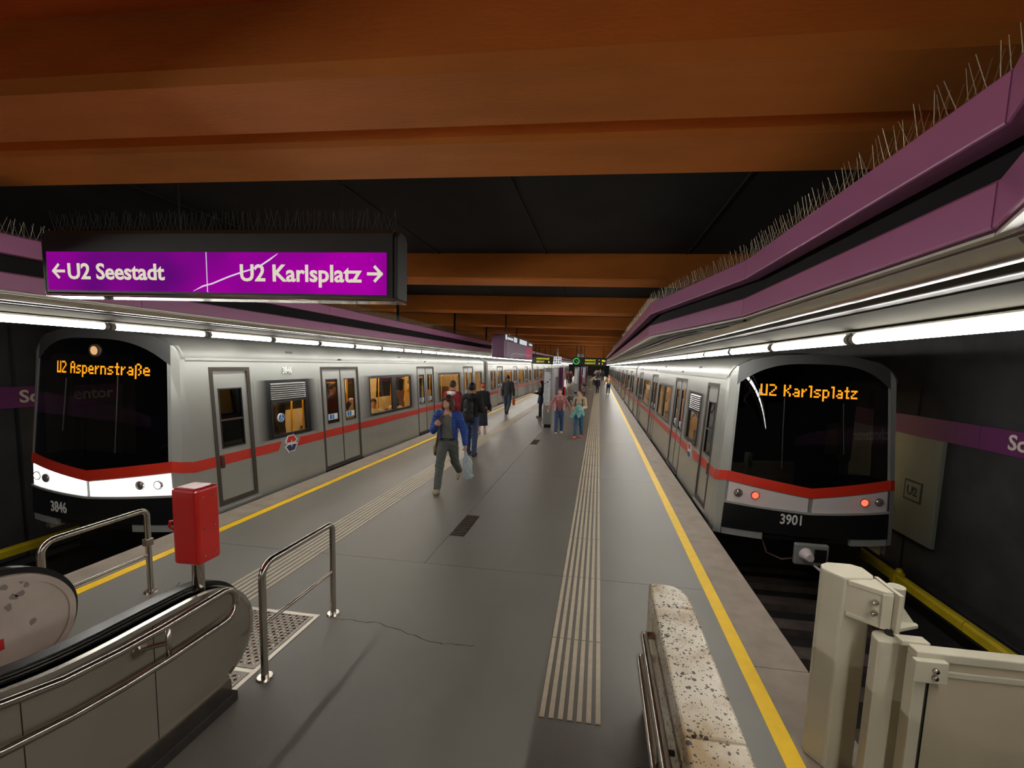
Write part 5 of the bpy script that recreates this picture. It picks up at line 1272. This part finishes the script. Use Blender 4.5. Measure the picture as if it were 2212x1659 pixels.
    F = Field(); s = P['sp']; F.ell(s(.05, -.24, .12), (.15, .09, .14), .05).cap(s(-.06, -.26, .0), s(-.2, -.27, -.16), .065, .06, 1, .04).cap(s(.06, -.25, .02), s(.06, -.26, -.12), .10, .07, .8, .05).cap(s(.17, -.2, .05), s(.2, -.2, -.08), .05, .045, 1, .04); F.mod = lambda X, Y, Z: .006*np.sin(X*45+Z*20)*np.sin(Z*35+Y*25)
    carried('folded_jacket', 'turquoise jacket bundled over the arm of the ponytailed woman', 'jacket', P, F, .010, cloth((134, 206, 206)), 'jacket')
    F = Field()
    for sx in (-1, 1): F.cap(s(sx*.12, -.09, .43), s(sx*.13, -.13, .18), .017, .017).cap(s(sx*.12, -.09, .43), s(sx*.11, .08, .5), .017, .017)
    F.cap(s(0, .19, .04), s(0, .18, .36), .125, .115, .65, .04); carried('backpack', 'dark backpack on the woman with the turquoise jacket', 'backpack', P, F, .012, cloth((58, 44, 40), .6), 'pack')
    # --- yellow jacket woman, navy child
    P = person('woman in a mustard jacket with a blue bag walking along the right edge', (.84, 36.9), 0, 1.58, ((-6, 12, .02), (12, 4, .02)), {'R': ((-.5, .05, -1), (-.3, -.1, -1), (1, 0, 0), False), 'L': ((.5, .05, -1), (.4, .0, -1), (-1, 0, 0), False)}, vox=.018, skin='skin_pale', hair='long', hairc=(206, 138, 60), top=(206, 140, 40), top_kind='coat', inner=(220, 214, 206), trousers=(40, 46, 66), shoes=(200, 196, 190), female=True)
    F = Field(); s = P['sp']; F.cap(s(-.08, -.22, -.02), s(.1, -.22, -.0), .11, .11, .7, .04); carried('blue_bag', 'blue bag in front of the woman in the mustard jacket', 'bag', P, F, .018, cloth((74, 96, 140)), 'bag')
    person('child in a navy jacket walking in the middle of the far platform', (-.05, 37.1), 0, 1.36, ((-6, 12, .02), (12, 4, .02)), None, vox=.018, hair='short', hairc=(90, 56, 40), top=(28, 32, 54), top_kind='coat', trousers=(36, 36, 44), shoes=(60, 60, 60))
    # --- crowd further back
    V = .024
    person('person in a beige top bending over by the far benches', (-.75, 42.3), D2R(100), 1.66, ((4, 4, .05), (-4, 4, .05)), {'L': ((.1, -.7, -.8), (0, -.6, -.8), (0, 0, -1), False), 'R': ((-.1, -.7, -.8), (0, -.6, -.8), (0, 0, -1), False)}, lean=48, vox=V, hairc=(50, 40, 36), top=(214, 200, 168), trousers=(150, 140, 104), shoes=(200, 196, 190))
    person('person in black clothes with folded arms on the far platform', (-.5, 52.5), D2R(10), 1.64, ((0, 2, .03), (4, 2, .03)), {'L': ((.3, -.1, -1), (-1, -.6, .1), (0, 0, -1), False), 'R': ((-.3, -.1, -1), (1, -.6, .1), (0, 0, -1), False)}, vox=V, hairc=(120, 80, 60), top=(30, 28, 32), trousers=(36, 30, 36), shoes=(40, 36, 36))
    person('person in a dark coat walking away on the right of the far platform', (.62, 68.5), D2R(180), 1.74, ((14, 4, .02), (-14, 20, .02)), None, vox=V, hairc=(60, 50, 44), top=(48, 60, 64), top_kind='coat', trousers=(46, 44, 50), shoes=(40, 40, 40))
    person('person in a grey top in the far crowd under the departure board', (-.1, 69.5), D2R(5), 1.72, ((-6, 12, .02), (12, 4, .02)), None, vox=V, hairc=(40, 32, 30), top=(96, 104, 108), trousers=(52, 56, 70), shoes=(40, 40, 40))
    person('person in a tan jacket furthest along the middle of the platform', (.25, 86), D2R(10), 1.74, ((-6, 12, .02), (12, 4, .02)), None, vox=V, hairc=(60, 42, 36), top=(176, 136, 100), trousers=(60, 60, 66), shoes=(40, 40, 40))
    person('person in a white shirt in the far crowd left of the dark coat', (-.45, 80), D2R(10), 1.7, ((-6, 12, .02), (12, 4, .02)), None, vox=V, hairc=(40, 32, 30), top=(200, 196, 190), trousers=(50, 50, 60), shoes=(40, 40, 40))
    for (x, y, lab, tc) in ((-3.72, 53.6, 'leftmost of three people in dark red clothes walking beside the left train', (110, 52, 56)), (-3.36, 52.7, 'middle of three people walking beside the left train, in a dark plum top', (86, 40, 52)), (-3.5, 56.8, 'rearmost of three people beside the left train, in a salmon top', (190, 112, 100))):
        person(lab, (x, y), D2R(5), 1.6, ((-6, 12, .02), (12, 4, .02)), None, vox=V, hair='long', hairc=(96, 60, 50), top=tc, trousers=(46, 34, 40), shoes=(60, 50, 50), female=True, group='three people walking together')
    # --- passengers in the left front car
    st = {'L': down(1), 'R': down(-1)}
    person('passenger in a dark coat standing behind the first double door', (-5.78, 8.98), D2R(80), 1.72, ((0, 0, .03), (0, 0, .03)), {'L': ((.1, -.5, -1), (0, -.6, .7), (0, 0, 1), True)}, vox=.014, skin='skin_tan', hairc=(60, 48, 40), top=(72, 58, 46), top_kind='coat', trousers=(50, 46, 46))
    person('boy in a white shirt seated behind the first wide window', (-5.78, 10.75), D2R(28), 1.62, ((86, 86, .05), (86, 86, .05)), st, turn=10, vox=.014, hair='short', hairc=(60, 40, 30), top=(220, 206, 176), trousers=(60, 60, 70), z0=.0, face=True)
    person('girl with dark hair seated with lowered head behind the first wide window', (-5.8, 12.1), D2R(15), 1.6, ((86, 86, .05), (86, 86, .05)), st, lean=14, vox=.014, hair='long', hairc=(70, 44, 34), top=(214, 190, 160), trousers=(60, 60, 70), female=True)
    person('passenger in a yellow coat standing behind the second double door', (-5.8, 13.1), D2R(80), 1.7, ((0, 0, .03), (0, 0, .03)), st, vox=.016, hairc=(120, 84, 40), top=(226, 160, 34), top_kind='coat', trousers=(60, 56, 50))
    person('passenger in a dark jacket leaning behind the wheelchair window', (-5.9, 7.3), D2R(150), 1.74, ((0, 0, .03), (0, 0, .03)), st, lean=10, vox=.016, hairc=(40, 32, 28), top=(66, 60, 56), top_kind='coat', trousers=(50, 46, 46))
    person('passenger in a light shirt behind the wheelchair window', (-6.4, 6.85), D2R(70), 1.72, ((0, 0, .03), (0, 0, .03)), st, vox=.018, hairc=(120, 90, 60), top=(206, 186, 150), trousers=(60, 56, 50))
    person('train driver seated behind the left windscreen', (-5.98, 6.05), D2R(0), 1.72, ((80, 80, .06), (80, 80, .06)), {'L': ((.15, -.7, -.8), (0, -1, 0), (0, 0, -1), False), 'R': ((-.15, -.7, -.8), (0, -1, 0), (0, 0, -1), False)}, vox=.018, hairc=(60, 50, 44), top=(70, 84, 104), trousers=(40, 42, 50), z0=.12)
m = bpy.data.materials.new('bag_plastic'); m.use_nodes = True
b_ = m.node_tree.nodes['Principled BSDF']; b_.inputs['Base Color'].default_value = srgb(206, 222, 228); b_.inputs['Roughness'].default_value = .35; b_.inputs['Transmission Weight'].default_value = .35; b_.inputs['Subsurface Weight'].default_value = .2
MATS['bag_plastic'] = m
people()
